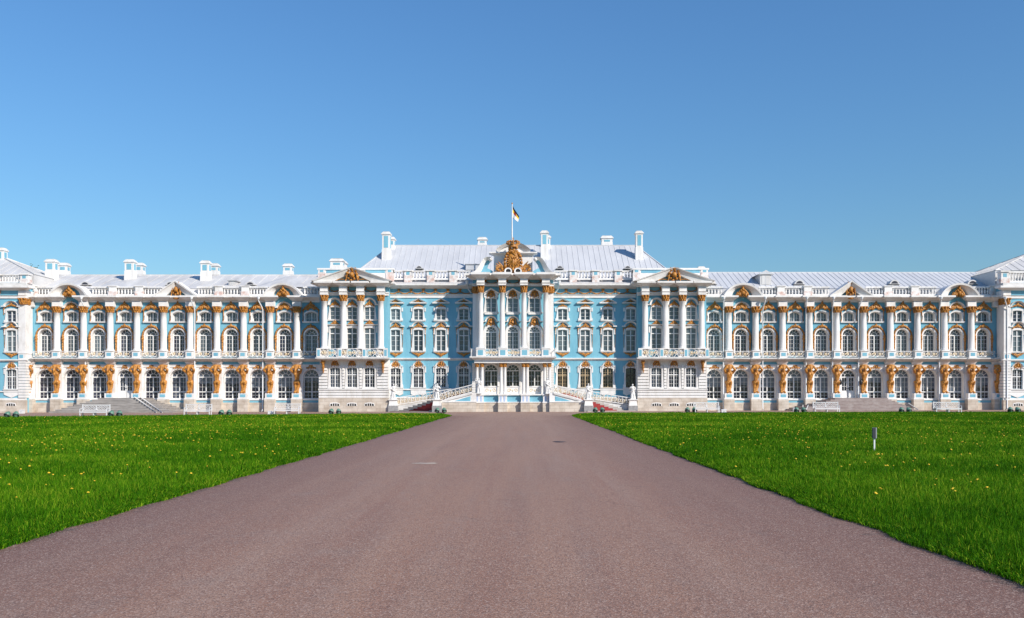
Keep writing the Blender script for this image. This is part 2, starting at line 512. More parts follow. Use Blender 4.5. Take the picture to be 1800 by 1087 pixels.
def drop(mb, x, z0, z1, w, seed=4, d=0.12):
    r = random.Random(seed)
    n = 8
    for i in range(n):
        t = i / (n - 1)
        k = [1.25, 1.45, 1.0, .75, .9, .65, .5, .4][i]
        mb.blob((x + r.uniform(-.02, .02), -d * .5, z0 + (z1 - z0) * t), (w * k, d * (.5 + .4 * k), abs(z1 - z0) / n * .8), r)
    return mb
def swag(w, h, seed=5, d=0.09):
    r = random.Random(seed); mb = MB()
    n = 13
    for i in range(n):
        t = i / (n - 1)
        zz = -h * 0.75 * (1 - (2 * t - 1) ** 2)
        k = 0.6 + 0.5 * (1 - abs(2 * t - 1))
        mb.blob((-w / 2 + w * t, -d * .5, zz), (w * .055 * k, d * .8 * k, h * .2 * k), r)
    for x in (-w / 2, w / 2):
        mb.blob((x, -d * .8, h * .15), (h * .28, d, h * .30), r)
        mb.blob((x - h * .25, -d * .6, h * .3), (h * .2, d * .7, h * .14), r, rot=.5)
        mb.blob((x + h * .25, -d * .6, h * .3), (h * .2, d * .7, h * .14), r, rot=-.5)
        mb.blob((x, -d * .6, -h * .3), (h * .12, d * .7, h * .3), r)
    return mb
def capital(r0, h, seed=6):
    r = random.Random(seed); mb = MB()
    mb.lathe(0, 0, [(r0 * .98, 0), (r0 * 1.0, h * .35), (r0 * 1.08, h * .7), (r0 * 1.22, h * .93)], 14)
    for row, (zz, rr, n, k) in enumerate(((.20, 1.02, 10, .28), (.48, 1.06, 10, .28), (.76, 1.12, 8, .26))):
        for i in range(n):
            a = 2 * PI * (i + .5 * row) / n
            mb.blob((r0 * rr * math.cos(a), r0 * rr * math.sin(a), h * zz), (r0 * k, r0 * k * .8, h * .17), r)
            mb.blob((r0 * (rr + .14) * math.cos(a), r0 * (rr + .14) * math.sin(a), h * (zz + .11)), (r0 * k * .6, r0 * k * .6, h * .07), r)
    for a in (45, 135, 225, 315):
        a = math.radians(a)
        mb.blob((r0 * 1.36 * math.cos(a), r0 * 1.36 * math.sin(a), h * .86), (r0 * .33, r0 * .33, h * .15), r)
    mb.blob((0, -r0 * 1.2, h * .9), (r0 * .25, r0 * .2, h * .12), r)
    mb.box(-r0 * 1.2, r0 * 1.2, -r0 * 1.2, r0 * 1.2, h * .94, h)
    return mb
def shaft(r0, z0, z1, n=18):
    h = z1 - z0
    return MB().lathe(0, 0, [(r0 * 1.28, z0), (r0 * 1.28, z0 + .05), (r0 * 1.16, z0 + .07), (r0 * 1.22, z0 + .12), (r0 * 1.08, z0 + .16), (r0, z0 + .2),
                             (r0 * 1.0, z0 + h * .4), (r0 * .93, z0 + h * .8), (r0 * .88, z1 - .04), (r0 * .96, z1 - .03), (r0 * .96, z1)], n)
def railing(x0, x1, z0, z1, y, seg, seed=7):
    """wrought railing with gilded scrolls: material 0 white iron, 1 faded gilt"""
    r = random.Random(seed); mb = MB(); h = z1 - z0
    mb.box(x0, x1, y - .03, y + .03, z1 - .05, z1)
    mb.box(x0, x1, y - .025, y + .025, z0, z0 + .045)
    n = max(1, round((x1 - x0) / seg)); w = (x1 - x0) / n
    for i in range(n + 1):
        xx = x0 + w * i
        mb.box(xx - .018, xx + .018, y - .018, y + .018, z0 + .045, z1 - .05)
    for i in range(n):
        c = x0 + w * (i + .5); zc = (z0 + z1) / 2
        for s in (-1, 1):
            pts = []
            for k in range(13):
                t = k / 12
                a = t * 2.2 * PI
                rr = h * .30 * (1 - .55 * t)
                pts.append((c + s * (w * .24 - rr * math.cos(a) * .85), y, zc + rr * math.sin(a) * (1 if s > 0 else -1)))
            mb.tube(pts, .032, 4, (i + (s > 0)) % 2)
            mb.tube([(x_ * .5 + (c + s * w * .24) * .5, y_ - .01, z_ * .5 + zc * .5) for x_, y_, z_ in pts], .025, 4, 1)
            mb.tube([(c + s * w * .46, y, z0 + .05), (c + s * w * .25, y, zc + h * .1 * s), (c + s * w * .05, y, z1 - .06)], .026, 4, 0)
            mb.tube([(c + s * w * .46, y, z1 - .06), (c + s * w * .30, y, zc), (c + s * w * .05, y, z0 + .05)], .024, 4, 0)
        mb.blob((c, y - .02, zc), (w * .08, .03, h * .15), r, 1)
        mb.blob((c + w * .24, y - .02, zc + h * .02), (w * .07, .025, h * .1), r, 1)
        mb.blob((c - w * .24, y - .02, zc - h * .02), (w * .07, .025, h * .1), r, 1)
    return mb
BALP = [(.075, 0), (.075, .06), (.045, .1), (.06, .2), (.09, .34), (.075, .5), (.045, .68), (.04, .8), (.07, .9), (.075, 1)]
def balustrade_mb(x0, x1, y, z0, z1, sp=.29, rw=1.0, depth=.16):
    """plinth, turned balusters and rail between x0 and x1"""
    mb = MB(); h = z1 - z0
    zp = z0 + h * .20; zr = z1 - h * .13
    mb.box(x0, x1, y - depth, y + depth, z0, zp)
    mb.frus(x0, x1, y - depth, y + depth, zr, z1, .0, .0)
    n = max(1, int(round((x1 - x0) / sp)))
    for i in range(n):
        mb.lathe(x0 + (x1 - x0) * (i + .5) / n, y, [(r * rw, zp + (zr - zp) * t) for r, t in BALP], 7)
    return mb
def flesh(pts, edges):
    """volume of a figure: every bone (joint to joint) swept with its tapering radius; fuse() then makes one skin of it"""
    mb = MB()
    for i, j in edges:
        p, q = pts[i], pts[j]
        rx0, ry0 = p[3], p[4] if len(p) > 4 else p[3]; rx1, ry1 = q[3], q[4] if len(q) > 4 else q[3]
        L = math.dist(p[:3], q[:3]); n = max(2, int(L / (min(rx0, rx1, ry0, ry1) * .45)))
        for k in range(n + 1):
            t = k / n
            rx, ry = rx0 + (rx1 - rx0) * t, ry0 + (ry1 - ry0) * t
            mb.blob(tuple(p[m] + (q[m] - p[m]) * t for m in range(3)), (rx, ry, (rx + ry) / 2))
    return mb
def fuse(name, parts, voxel, m):
    """join several meshes / builders into one continuous surface"""
    mb = MB()
    for p in parts:
        if isinstance(p, MB): mb.merge(p)
        else: mb.add([tuple(v.co) for v in p.vertices], [tuple(f.vertices) for f in p.polygons], 0, True)
    o = mb.build(name, m)
    rm = o.modifiers.new('fuse', 'REMESH'); rm.mode = 'VOXEL'; rm.voxel_size = voxel; rm.use_smooth_shade = True
    sm = o.modifiers.new('relax', 'SMOOTH'); sm.factor = .5; sm.iterations = 1
    dg = bpy.context.evaluated_depsgraph_get()
    me = bpy.data.meshes.new_from_object(o.evaluated_get(dg))
    bpy.data.objects.remove(o)
    me.name = name
    for p in me.polygons: p.use_smooth = True
    return me
# ================================================================== THE PALACE
WY, PY, CY, EY = 0.3, -1.6, -1.9, -1.0
palace = empty('palace', (0, 0, 0))
tag(palace, 'long sky blue baroque palace with white columns and gilded ornament behind the lawns', 'palace')
def part(name, mb, mats, parent=None): return mb.build(name, mats, parent or palace)

def window(name, hw, hs, rise, depth, cols, rows, fan=False, low=0.0, midrail=None, sashm=None, glass=None, sur=None, orn=None, rail=None, panes=True):
    o = sash(hw, hs, rise, depth - .09, cols, rows, fan, low, 2, midrail).build(name, sashm or SASH, palace)
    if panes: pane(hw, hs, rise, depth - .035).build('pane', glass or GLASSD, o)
    if sur: sur.build('surround', TRIM, o)
    if orn:
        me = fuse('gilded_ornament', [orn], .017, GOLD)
        g_ = bpy.data.objects.new('gilded_ornament', me); COL.objects.link(g_); g_.parent = o
    if rail: rail.build('railing', [TRIM, GILTWHITE], o)
    return Proto(o)

# ---------------------------------------------------------------- window kinds
# wing, ground floor
gA = dict(hw=.72, hs=2.11, rise=.71)
s = surround_plain(.76, 2.11, .75, .10, -.06, sill=False)
s.merge(surround_plain(.86, 2.11, .85, .05, -.10, sill=False))
s.box(-1.0, -.7, -.08, .02, 2.06, 2.14); s.box(.7, 1.0, -.08, .02, 2.06, 2.14)
s.box(-.92, .92, -.12, .05, -.16, 0.0)
o_ = MB().merge(rosette(.62, .42, 11), (0, 0, 3.08)); o_.blob((-.36, -.05, 3.0), (.14, .08, .1)); o_.blob((.36, -.05, 3.0), (.14, .08, .1))
W_GROUND = window('arched_window', .76, 2.11, .75, .50, 4, 3, True, .66, sur=s, orn=o_, glass=GLASSD)
# wing, first floor
s = surround_plain(.60, 2.03, .595, .14, -.08, sill=False, splay=.03)
s.box(-.92, -.58, -.07, .02, 2.0, 2.05); s.box(.58, .92, -.07, .02, 2.0, 2.05)
o_ = archgarland(.60 + .235, 2.03, .125, 12, .15)
for q in (-1, 1): drop(o_, q * .845, 1.92, .1, .105, 13, .17)
W_FIRST = window('balcony_window', .60, 2.03, .595, .46, 4, 5, True, sur=s, orn=o_, glass=GLASSG,
                 rail=railing(-.95, .95, -.12, .46, -.42, .95, 14))
# wing, attic
s = surround_plain(.55, .72, .22, .14, -.08, sill=False, splay=.03, ear=.05)
s.frus(-.80, .80, -.16, .02, -.13, .0, 0, .03)
o_ = MB().merge(crest(1.62, .92, 15, .17), (0, 0, 1.06))
for q in (-1, 1):
    o_.tube([(q * .74, -.06, 1.12), (q * .76, -.08, .7), (q * .77, -.08, .3), (q * .78, -.1, -.05)], [.06, .04, .035, .07], 5)
W_ATTIC = window('attic_window', .55, .72, .22, .44, 4, 2, sur=s, orn=o_, glass=GLASSG)
# pavilion
s = surround_plain(.47, 1.17, .05, .20, -.09, sill=True)
s.band(arch(.50, 1.42, .50, 12), arch(.50, 1.42, .50, 12, .17), -.10, -.24, .02)
s.box(-.85, -.50, -.2, .02, 1.38, 1.47); s.box(.50, .85, -.2, .02, 1.38, 1.47)
o_ = MB().merge(crest(.95, .60, 16), (0, 0, 1.26))
W_PUP = window('pavilion_attic_window', .47, 1.17, .05, .16, 2, 3, sur=s, orn=o_, glass=GLASSG)
s = surround_plain(.47, 2.05, .06, .22, -.09, sill=False, ear=.05)
s.frus(-.75, .75, -.2, .02, 2.33, 2.43, 0, .06)
o_ = MB().merge(crest(.98, .58, 17), (0, 0, 2.30))
W_PLOW = window('pavilion_tall_window', .47, 2.05, .06, .16, 2, 4, midrail=1.55, sur=s, orn=o_, glass=GLASSG)
s = surround_plain(.49, 1.82, .10, .19, -.09, sill=False)
s.box(-.70, .70, -.12, .02, -.12, 0)
s.band(arch(.40, 2.12, .40, 10), arch(.40, 2.12, .40, 10, .09), -.08, -.16, .02)
o_ = MB().merge(rosette(.75, .60, 18, .14), (0, 0, 2.28))
W_PGR = window('rusticated_bay_window', .49, 1.82, .10, .16, 4, 5, midrail=1.22, sur=s, orn=o_, glass=GLASSD)
# recessed walls
s = surround_plain(.45, 1.04, .05, .20, -.09, ear=.07, sill=True)
s.prism([(-.70, 1.62), (.70, 1.62), (.70, 1.69), (-.70, 1.69)], -.22, .02)
s.band([(-.62, 1.70), (0, 2.00), (.62, 1.70)], [(-.86, 1.70), (0, 2.11), (.86, 1.70)], -.16, -.30, .02)
s.box(-.84, .84, -.26, .02, 1.60, 1.70)
o_ = MB().merge(crest(.95, .34, 19, .1), (0, 0, 1.24)); o_.merge(crest(.72, .26, 20, .1), (0, 0, 1.70))
W_RUP = window('upper_pedimented_window', .45, 1.04, .05, .16, 2, 3, sur=s, orn=o_, glass=GLASSG)
s = surround_plain(.45, 2.03, .05, .20, -.09, ear=.09, sill=True)
s.band(arch(.52, 2.42, .34, 12), arch(.52, 2.42, .34, 12, .13), -.14, -.28, .02)
s.box(-.86, -.50, -.26, .02, 2.36, 2.46); s.box(.50, .86, -.26, .02, 2.36, 2.46)
o_ = MB().merge(crest(.98, .52, 21, .12), (0, 0, 2.22))
a_ = MB().merge(crest(1.25, .44, 22, .1), (0, 0, 0)); a_.v = [(x, y, -z) for x, y, z in a_.v]; a_.f = [f[::-1] for f in a_.f]
o_.merge(a_, (0, 0, -.13))
for q in (-1, 1):
    drop(o_, q * .70, 2.2, 1.6, .05, 23, .08); o_.tube([(q * .70, -.04, 1.7), (q * .69, -.05, .8), (q * .62, -.05, -.05)], .025, 5); o_.tube([(q * .70, -.05, 2.15), (q * .40, -.05, 2.3)], .04, 5)
W_RMID = window('scroll_pedimented_window', .45, 2.03, .05, .16, 2, 4, midrail=1.5, sur=s, orn=o_, glass=GLASSG)
def ground_recess(sm, gl, name):
    s = surround_plain(.49, 1.82, .10, .21, -.09, ear=.05, sill=True)
    s.band(arch(.44, 2.10, .34, 10), arch(.44, 2.10, .34, 10, .12), -.08, -.18, .02)
    s.box(-.72, -.44, -.16, .02, 2.04, 2.12); s.box(.44, .72, -.16, .02, 2.04, 2.12)
    o_ = MB().merge(rosette(.74, .64, 24, .14), (0, 0, 2.26))
    return window(name, .49, 1.82, .10, .16, 4, 5, midrail=1.22, sur=s, orn=o_, sashm=sm, glass=gl)
W_RGR = ground_recess(SASH, GLASSD, 'ground_window')
W_RTAN = ground_recess(TANSASH, GLASSB, 'ground_window'); W_RTAN.o['label'] = 'ground floor window with varnished brown sash'
W_RDARK = ground_recess(DARKSASH, GLASSB, 'ground_window'); W_RDARK.o['label'] = 'ground floor window with black sash'
# central block
s = surround_plain(.50, 1.30, .05, .20, -.09, sill=True)
s.band([(-.62, 1.78), (0, 2.14), (.62, 1.78)], [(-.82, 1.78), (0, 2.28), (.82, 1.78)], -.16, -.30, .02)
s.band([(-.42, 1.40), (-.42, 1.72), (0, 1.98), (.42, 1.72), (.42, 1.40)], [(-.66, 1.40), (-.66, 1.76), (0, 2.16), (.66, 1.76), (.66, 1.40)], -.06, -.08, .02)
s.box(-.60, .60, -.2, .02, -.24, -.12)
o_ = MB().merge(rosette(.84, .70, 25, .15), (0, 0, 1.72))
W_CUP = window('upper_pedimented_window', .50, 1.30, .05, .16, 2, 3, sur=s, orn=o_, glass=GLASSG)
s = surround_plain(.53, 1.62, .53, .20, -.08, sill=False)
s.band(arch(.46, 2.62, .42, 12), arch(.46, 2.62, .42, 12, .12), -.14, -.30, .02)
s.box(-.80, -.46, -.26, .02, 2.60, 2.68); s.box(.46, .80, -.26, .02, 2.60, 2.68)
s.box(-.8, .8, -.10, .02, 1.60, 1.66) if False else None
o_ = MB().merge(rosette(.84, .70, 26, .15), (0, 0, 2.56))
for q in (-1, 1):
    drop(o_, q * .84, 1.5, .1, .06, 27, .08); o_.tube([(q * .84, -.04, 1.45), (q * .80, -.05, 1.9), (q * .5, -.05, 2.35), (q * .2, -.05, 2.5)], .03, 5)
W_CMID = window('balcony_window', .53, 1.62, .53, .18, 4, 4, True, sur=s, orn=o_, glass=GLASSG)
s = surround_plain(.62, 1.50, .60, .14, -.06, sill=False)
for k in range(7):
    a = math.radians(-75 + 25 * k)
    s.box(.88 * math.sin(a) - .03, .88 * math.sin(a) + .03, -.05, .02, 1.50 + .80 * math.cos(a), 1.50 + .95 * math.cos(a))
W_CGR = window('arched_window', .62, 1.50, .60, .20, 4, 3, True, sur=s, glass=GLASSB)

# ---------------------------------------------------------------- columns
def column(r0, zb, zt, hcap, pw, ped, zp, panel=None):
    """shaft from zb to zt, gilded capital above, pedestal from zp to zb; local z is world z"""
    o = shaft(r0, zb, zt).build('column', WHITE, palace)
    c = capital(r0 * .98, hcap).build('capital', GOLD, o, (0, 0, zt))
    if ped:
        p = MB()
        p.box(-pw, pw, -pw, pw, zp, zb - .001)
        p.frus(-pw - .0, pw + .0, -pw, pw, zb - .13, zb - .06, .0, .07)
        p.box(-pw - .07, pw + .07, -pw - .07, pw + .07, zb - .06, zb - .002)
        p.box(-pw - .06, pw + .06, -pw - .06, pw + .06, zp, zp + .16)
        p.box(-pw * .62, pw * .62, -pw - .012, pw, zp + .30, zb - .22, 1)
        p.build('pedestal', [TRIM, panel or BLUE], o)
    return Proto(o)

# ---------------------------------------------------------------- the atlas figure that carries each pier
def atlas_mesh():
    P = [(0, -.02, 1.12, .27, .22),       # 0 pelvis
         (0.03, -.08, 1.38, .23, .19),     # 1 waist
         (0.05, -.18, 1.74, .33, .25),     # 2 chest
         (0.03, -.20, 2.00, .31, .21),     # 3 shoulders
         (0.0, -.30, 2.18, .13, .13),      # 4 neck
         (-.03, -.50, 2.34, .17, .18),     # 5 head
         (-.01, -.46, 2.54, .17, .18),     # 6 hair
         (-.40, -.22, 2.06, .16, .16), (-.62, -.52, 2.26, .13, .13), (-.36, -.55, 2.50, .12, .12), (-.10, -.22, 2.68, .09, .09),
         (.44, -.20, 2.02, .16, .16), (.64, -.48, 2.26, .13, .13), (.38, -.52, 2.50, .12, .12), (.12, -.22, 2.68, .09, .09),
         (-.17, -.03, .82, .20, .19), (-.14, .0, .48, .14, .14), (-.16, -.06, .16, .12, .13), (-.22, -.24, .07, .12, .09),
         (.17, -.03, .82, .20, .19), (.12, .0, .48, .14, .14), (.14, -.06, .16, .12, .13), (.20, -.24, .07, .12, .09)]
    E = [(0, 1), (1, 2), (2, 3), (3, 4), (4, 5), (5, 6), (3, 7), (7, 8), (8, 9), (9, 10), (3, 11), (11, 12), (12, 13), (13, 14),
         (0, 15), (15, 16), (16, 17), (17, 18), (0, 19), (19, 20), (20, 21), (21, 22)]
    body = flesh(P, E)
    dr = MB(); r = random.Random(31)
    for i in range(18):      # the loincloth knotted at the hips
        a = 2 * PI * i / 18
        dr.blob((.29 * math.cos(a), .24 * math.sin(a) - .04, 1.02 + .08 * math.sin(3 * a)), (.12, .11, .15), r, rot=r.uniform(-.5, .5))
    dr.blob((.2, -.28, 1.08), (.13, .12, .16), r)
    for i in range(11):      # its end falling between the shins
        t = i / 10
        dr.blob((.12 * math.sin(4 * t) + .03, .02 - .10 * t, 1.0 - .9 * t), (.25 - .10 * t, .15, .12), r)
    for s_ in (-1, 1):
        for k in range(4): dr.blob((s_ * (.13 + .055 * k), -.36 + .02 * k, .06), (.05, .11, .055))
        dr.blob((s_ * .15 + .04, -.38, 1.84), (.17, .10, .13)); dr.blob((s_ * .09 + .03, -.27, 1.52), (.11, .08, .10)); dr.blob((s_ * .09 + .02, -.25, 1.34), (.10, .08, .09))
        dr.blob((s_ * .30, -.12, 2.62), (.22, .2, .12), r)
    dr.blob((-.03, -.63, 2.20), (.11, .09, .17), r); dr.blob((-.03, -.68, 2.34), (.03, .05, .05))
    for i in range(11):
        a = PI * i / 10
        dr.blob((.20 * math.cos(a) - .02, -.48, 2.40 + .24 * math.sin(a)), (.08, .12, .08), r)
    dr.blob((0, -.22, 2.70), (.46, .30, .09), r)
    return fuse('atlas_figure', [body, dr], .024, OCHRE)
atl = bpy.data.objects.new('atlas_figure', atlas_mesh()); COL.objects.link(atl); atl.parent = palace
ATLAS = Proto(atl)

# ---------------------------------------------------------------- wings
zW = lambda py: Z(py, WY)
C_WING = column(.305, zW(617), zW(551), .62, .345, True, zW(632))
_post = MB(); _h = zW(503) - zW(521)
_post.box(-.40, .40, -.26, .26, 0, _h * .45, 1); _post.box(-.36, .36, -.22, .22, _h * .45, _h - .12); _post.frus(-.36, .36, -.22, .22, _h - .12, _h - .05, 0, .1, back=True); _post.box(-.46, .46, -.32, .32, _h - .05, _h + .02)
POST = Proto(_post.build('balustrade_post', [TRIM, WORN], palace))

def pier(x):
    p = MB()
    zt, zs = zW(636), zW(702)
    p.box(x - .44, x + .44, WY - .20, WY + .1, zs + .001, zt, 0)                  # pilaster behind the figure
    p.frus(x - .40, x + .40, WY - .30, WY + .1, zW(641), zW(636.4), .0, .14, 0)
    p.box(x - .43, x + .43, WY - .66, WY + .1, zW(700), zW(691.5), 0)               # little painted pedestal
    p.box(x - .50, x + .50, WY - .70, WY + .1, zW(702.3), zW(700), 0)
    p.box(x - .26, x + .26, WY - .675, WY, zW(698.5), zW(693.5), 1)
    p.box(x - .50, x + .50, WY - .72, WY + .1, -.5, zW(702.4), 2)
    return part('pier', p, [TRIM, BLUE, STONE])

def wing(s):
    if s < 0:
        xs = [X(79.8 + 46.7 * i, WY) for i in range(11)]
        xe0, xe1 = X(51, WY), X(563, WY) + .8
        bay_edges = [xe0] + [(a + b) / 2 for a, b in zip(xs, xs[1:])] + [xe1]
        cols = [(a + b) / 2 for a, b in zip(xs, xs[1:])]
        piers = [X(54.5, WY)] + cols
        ends = cols; door = 3
    else:
        xs = [X(1255.8 + 47.2 * i, WY) for i in range(11)]
        xe0, xe1 = X(1241, WY) - .8, X(1754, WY)
        cols = [(a + b) / 2 for a, b in zip(xs, xs[1:])]
        bay_edges = [xe0] + cols + [xe1]
        piers = cols + [X(1750.5, WY)]
        door = 5
    seg = {1: 'seg', 5: 'tri', 9: 'seg'}
    up, lo = MB(), MB()
    for i, cx in enumerate(xs):
        a, b = bay_edges[i], bay_edges[i + 1]
        wall_holes(up, a, b, zW(636.3), zW(524), WY, [(cx, .60, zW(626), 2.03, .595), (cx, .55, zW(565.5), .72, .22)], .46, 0, 1)
        wall_holes(lo, a, b, -.6, zW(636.3), WY, [(cx, .76, zW(701), 2.11, .75) if i != door else (cx, .72, zW(701), 2.11, .71)], .50, 0, 1)
        o1 = W_FIRST.at(cx, WY, zW(626)); W_ATTIC.at(cx, WY, zW(565.5))
        o2 = W_GROUND.at(cx, WY, zW(701)) if i != door else None
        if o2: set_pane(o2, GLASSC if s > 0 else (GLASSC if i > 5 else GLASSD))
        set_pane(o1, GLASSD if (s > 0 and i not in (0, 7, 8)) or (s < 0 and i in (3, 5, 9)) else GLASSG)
    up.box(xe0, xe1, WY + .62, 12, -.6, zW(522.5), 0)
    w1 = part('wall', up, [BLUE, TRIM]); w2 = part('wall', lo, [WHITE, TRIM])
    # plinth, painted band under the windows
    pl = MB()
    ed = [xe0] + piers[:] + [xe1]
    pl.box(xe0, xe1, WY - .05, WY + .2, zW(708), zW(702.6), 1)
    pl.box(xe0, xe1, WY - .14, WY + .2, -.6, zW(708), 0)
    part('plinth', pl, [STONE, BLUE])
    # belt courses
    bl = MB()
    bl.box(xe0, xe1, WY - .06, WY + .1, zW(646), zW(641.5), 0)
    bl.box(xe0, xe1, WY - .09, WY + .1, zW(643), zW(641), 0)
    bl.box(xe0, xe1, WY - .04, WY + .1, zW(641), zW(636.3), 2)
    part('belt_course', bl, [TRIM, LEDGE, BLUE])
    ld = MB()
    ld.frus(xe0, xe1, WY - .16, WY + .1, zW(636.2), zW(631.6), 0, .50)
    ld.box(xe0, xe1, WY - .68, WY + .1, zW(631.6), zW(629.6))
    for x in piers:
        ld.frus(x - .42, x + .42, WY - .50, WY + .1, zW(636.1), zW(632), 0, .28)
        ld.box(x - .52, x + .52, WY - .82, WY + .1, zW(632), zW(629.8))
    part('floor_ledge', ld, [LEDGE])
    # crowning cornice, broken around the curved pediments
    co = MB()
    brk = [xs[k] for k, v in seg.items() if v == 'seg']
    segs = []; cur = xe0
    for b in sorted(brk):
        segs.append((cur, b - .95)); cur = b + .95
    segs.append((cur, xe1))
    for a, b in segs:
        co.box(a, b, WY - .16, WY + .2, zW(532), zW(529.4))
        co.add([(a, WY - .14, zW(529.5)), (b, WY - .14, zW(529.5)), (b, WY - .70, zW(524.2)), (a, WY - .70, zW(524.2)), (a, WY + .2, zW(524.2)), (b, WY + .2, zW(524.2))],
               [(0, 1, 2, 3), (3, 2, 5, 4), (0, 3, 4), (1, 5, 2)])
        co.box(a, b, WY - .76, WY + .3, zW(524.2) + .001, zW(521.6))
    for x in cols + ([piers[0]] if s < 0 else [piers[-1]]):
        co.box(x - .42, x + .42, WY - .52, WY + .2, zW(540), zW(531))
        co.frus(x - .40, x + .40, WY - .50, WY + .2, zW(541), zW(539), 0, .05)
        co.frus(x - .42, x + .42, WY - .52, WY + .2, zW(530.5), zW(524.4), 0, .40)
        co.box(x - .84, x + .84, WY - .98, WY + .3, zW(524.4) + .003, zW(521.4))
    part('cornice', co, [TRIM])
    # columns, piers, figures
    for x in cols: C_WING.at(x, WY - .34, 0)
    for x in piers:
        pier(x); ATLAS.at(x, WY - .36, zW(691.3)).scale = (.84, .9, 1)
    # pediments
    for k, kind in seg.items():
        cx = xs[k]; zb = zW(521.5)
        pd, tp = MB(), MB()
        if kind == 'seg':
            pd.band(arch(1.02, zb - .02, .86, 22, 0, cx), arch(1.74, zb - .02, 1.06, 22, 0, cx), WY - .42, WY - .86, WY + .3)
            pd.band(arch(1.74, zb - .02, 1.06, 22, 0.001, cx), arch(1.74, zb - .02, 1.06, 22, .17, cx), WY - .92, WY - .95, WY + .9)
            tp.prism([(cx - 1.04, zW(531))] + arch(1.04, zb - .02, .88, 20, 0, cx) + [(cx + 1.04, zW(531))], WY - .06, WY + .25)
            sm = MB(); sm.band(arch(.62, zW(541), .40, 12, 0, cx), arch(.62, zW(541), .40, 12, .15, cx), WY - .12, WY - .30, WY + .1)
            sm.box(cx - .86, cx - .60, WY - .26, WY + .1, zW(542), zW(540)); sm.box(cx + .60, cx + .86, WY - .26, WY + .1, zW(542), zW(540))
            pd.merge(sm)
            orn = crest(1.50, 1.15, 41, .3); oz = zb + .02 - .2
        else:
            h = zW(497.5) - zb
            pd.band([(cx - .98, zb + .01), (cx, zb + h * .66), (cx + .98, zb + .01)], [(cx - 1.92, zb + .01), (cx, zb + h), (cx + 1.92, zb + .01)], WY - .60, WY - .86, WY + .3)
            pd.band([(cx - 1.925, zb + .012), (cx, zb + h + .002), (cx + 1.925, zb + .012)], [(cx - 2.14, zb + .012), (cx, zb + h + .13), (cx + 2.14, zb + .012)], WY - .93, WY - .95, WY + .9)
            tp.prism([(cx - 1.0, zb + .02), (cx, zb + h * .68), (cx + 1.0, zb + .02)], WY - .06, WY + .25)
            orn = rosette(1.10, 1.35, 42, .3); oz = zb + .62
            orn.blob((0, -.2, -.85), (.3, .2, .12))
        p = part('pediment', pd, [TRIM]); tp.build('tympanum', BLUE, p)
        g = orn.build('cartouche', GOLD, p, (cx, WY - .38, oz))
    # balustrade above the cornice
    z0, z1 = zW(520.5), zW(503.5)
    allc = sorted(cols + [xe0 + .3, xe1 - .3])
    POSTZ = z0
    pcx = [xs[k] for k in seg]
    bx = MB()
    for c in allc:
        if min(abs(c - p) for p in pcx) < 2.05: continue
        POST.at(c, WY + .35, z0)
    for a, b in zip(allc, allc[1:]):
        mid = (a + b) / 2
        lo_, hi_ = a + .38, b - .38
        skip = False
        for p in pcx:
            if abs(mid - p) < .9: skip = True
            elif abs(mid - p) < 3.6:
                if mid < p: hi_ = min(hi_, p - 1.75)
                else: lo_ = max(lo_, p + 1.75)
        if skip or hi_ - lo_ < .5: continue
        part('balustrade', balustrade_mb(lo_, hi_, WY + .35, z0, z1), [TRIM])
    # gutter slab behind the balustrade
    bx.box(xe0, xe1, WY - .1, WY + 1.6, zW(523), zW(520.4) - .03)
    part('parapet_walk', bx, [LEDGE])
    return xs, xe0, xe1, cols, piers
WL = wing(-1)
WR = wing(1)

# arched doors in the wings
def arched_door(cx, label, open_left=False):
    z0 = zW(701)
    f = MB(); f.band(outline(.72 - .06, 2.11, .65), outline(.72, 2.11, .71), .28, .28, .36)
    f.box(-.72, .72, .26, .36, 2.06, 2.16)
    f.band(arch(.3, 2.16, .3, 10), arch(.3, 2.16, .3, 10, .04), .30, .30, .36)
    for a in (-54, -18, 18, 54):
        s_, c_ = math.sin(math.radians(a)), math.cos(math.radians(a)); w = .018
        f.prism([(.3 * s_ - w * c_, 2.16 + .3 * c_ + w * s_), (.3 * s_ + w * c_, 2.16 + .3 * c_ - w * s_), (.68 * s_ + w * c_, 2.14 + .68 * c_ - w * s_), (.68 * s_ - w * c_, 2.14 + .68 * c_ + w * s_)], .302, .36)
    d = f.build('arched_door', DOORW, palace, (cx, WY, z0)); tag(d, label)
    pane(.70, 2.11, .69, .345).build('pane', GLASSD, d)
    for sgn in (-1, 1):
        l = MB(); x0, x1 = sorted((sgn * .02, sgn * .66))
        l.box(x0, x1, .27, .335, 0.02, .78); l.box(x0 + .08, x1 - .08, .255, .3, .12, .66)
        for xx in (x0, x1 - .09): l.box(xx, xx + .09, .27, .335, .78, 2.05)
        l.box((x0 + x1) / 2 - .015, (x0 + x1) / 2 + .015, .28, .335, .78, 2.05)
        for k in range(1, 4): l.box(x0, x1, .281, .335, .78 + 1.27 * k / 3 - .015, .78 + 1.27 * k / 3 + .015)
        lf = l.build('door_leaf', DOORW, d)
        MB().blob((sgn * .07, .25, 1.0), (.03, .04, .06)).build('handle', DARKM, lf)
    su = surround_plain(.72, 2.11, .71, .13, -.06, sill=False); su.merge(surround_plain(.85, 2.11, .84, .05, -.10, sill=False))
    su.build('surround', TRIM, d)
    MB().merge(rosette(.62, .42, 11), (0, 0, 3.08)).build('gilded_ornament', GOLD, d)
arched_door(WL[0][3], 'white double door above the wide grey steps of the left wing')
arched_door(WR[0][5], 'white double door under the triangular pediment of the right wing')
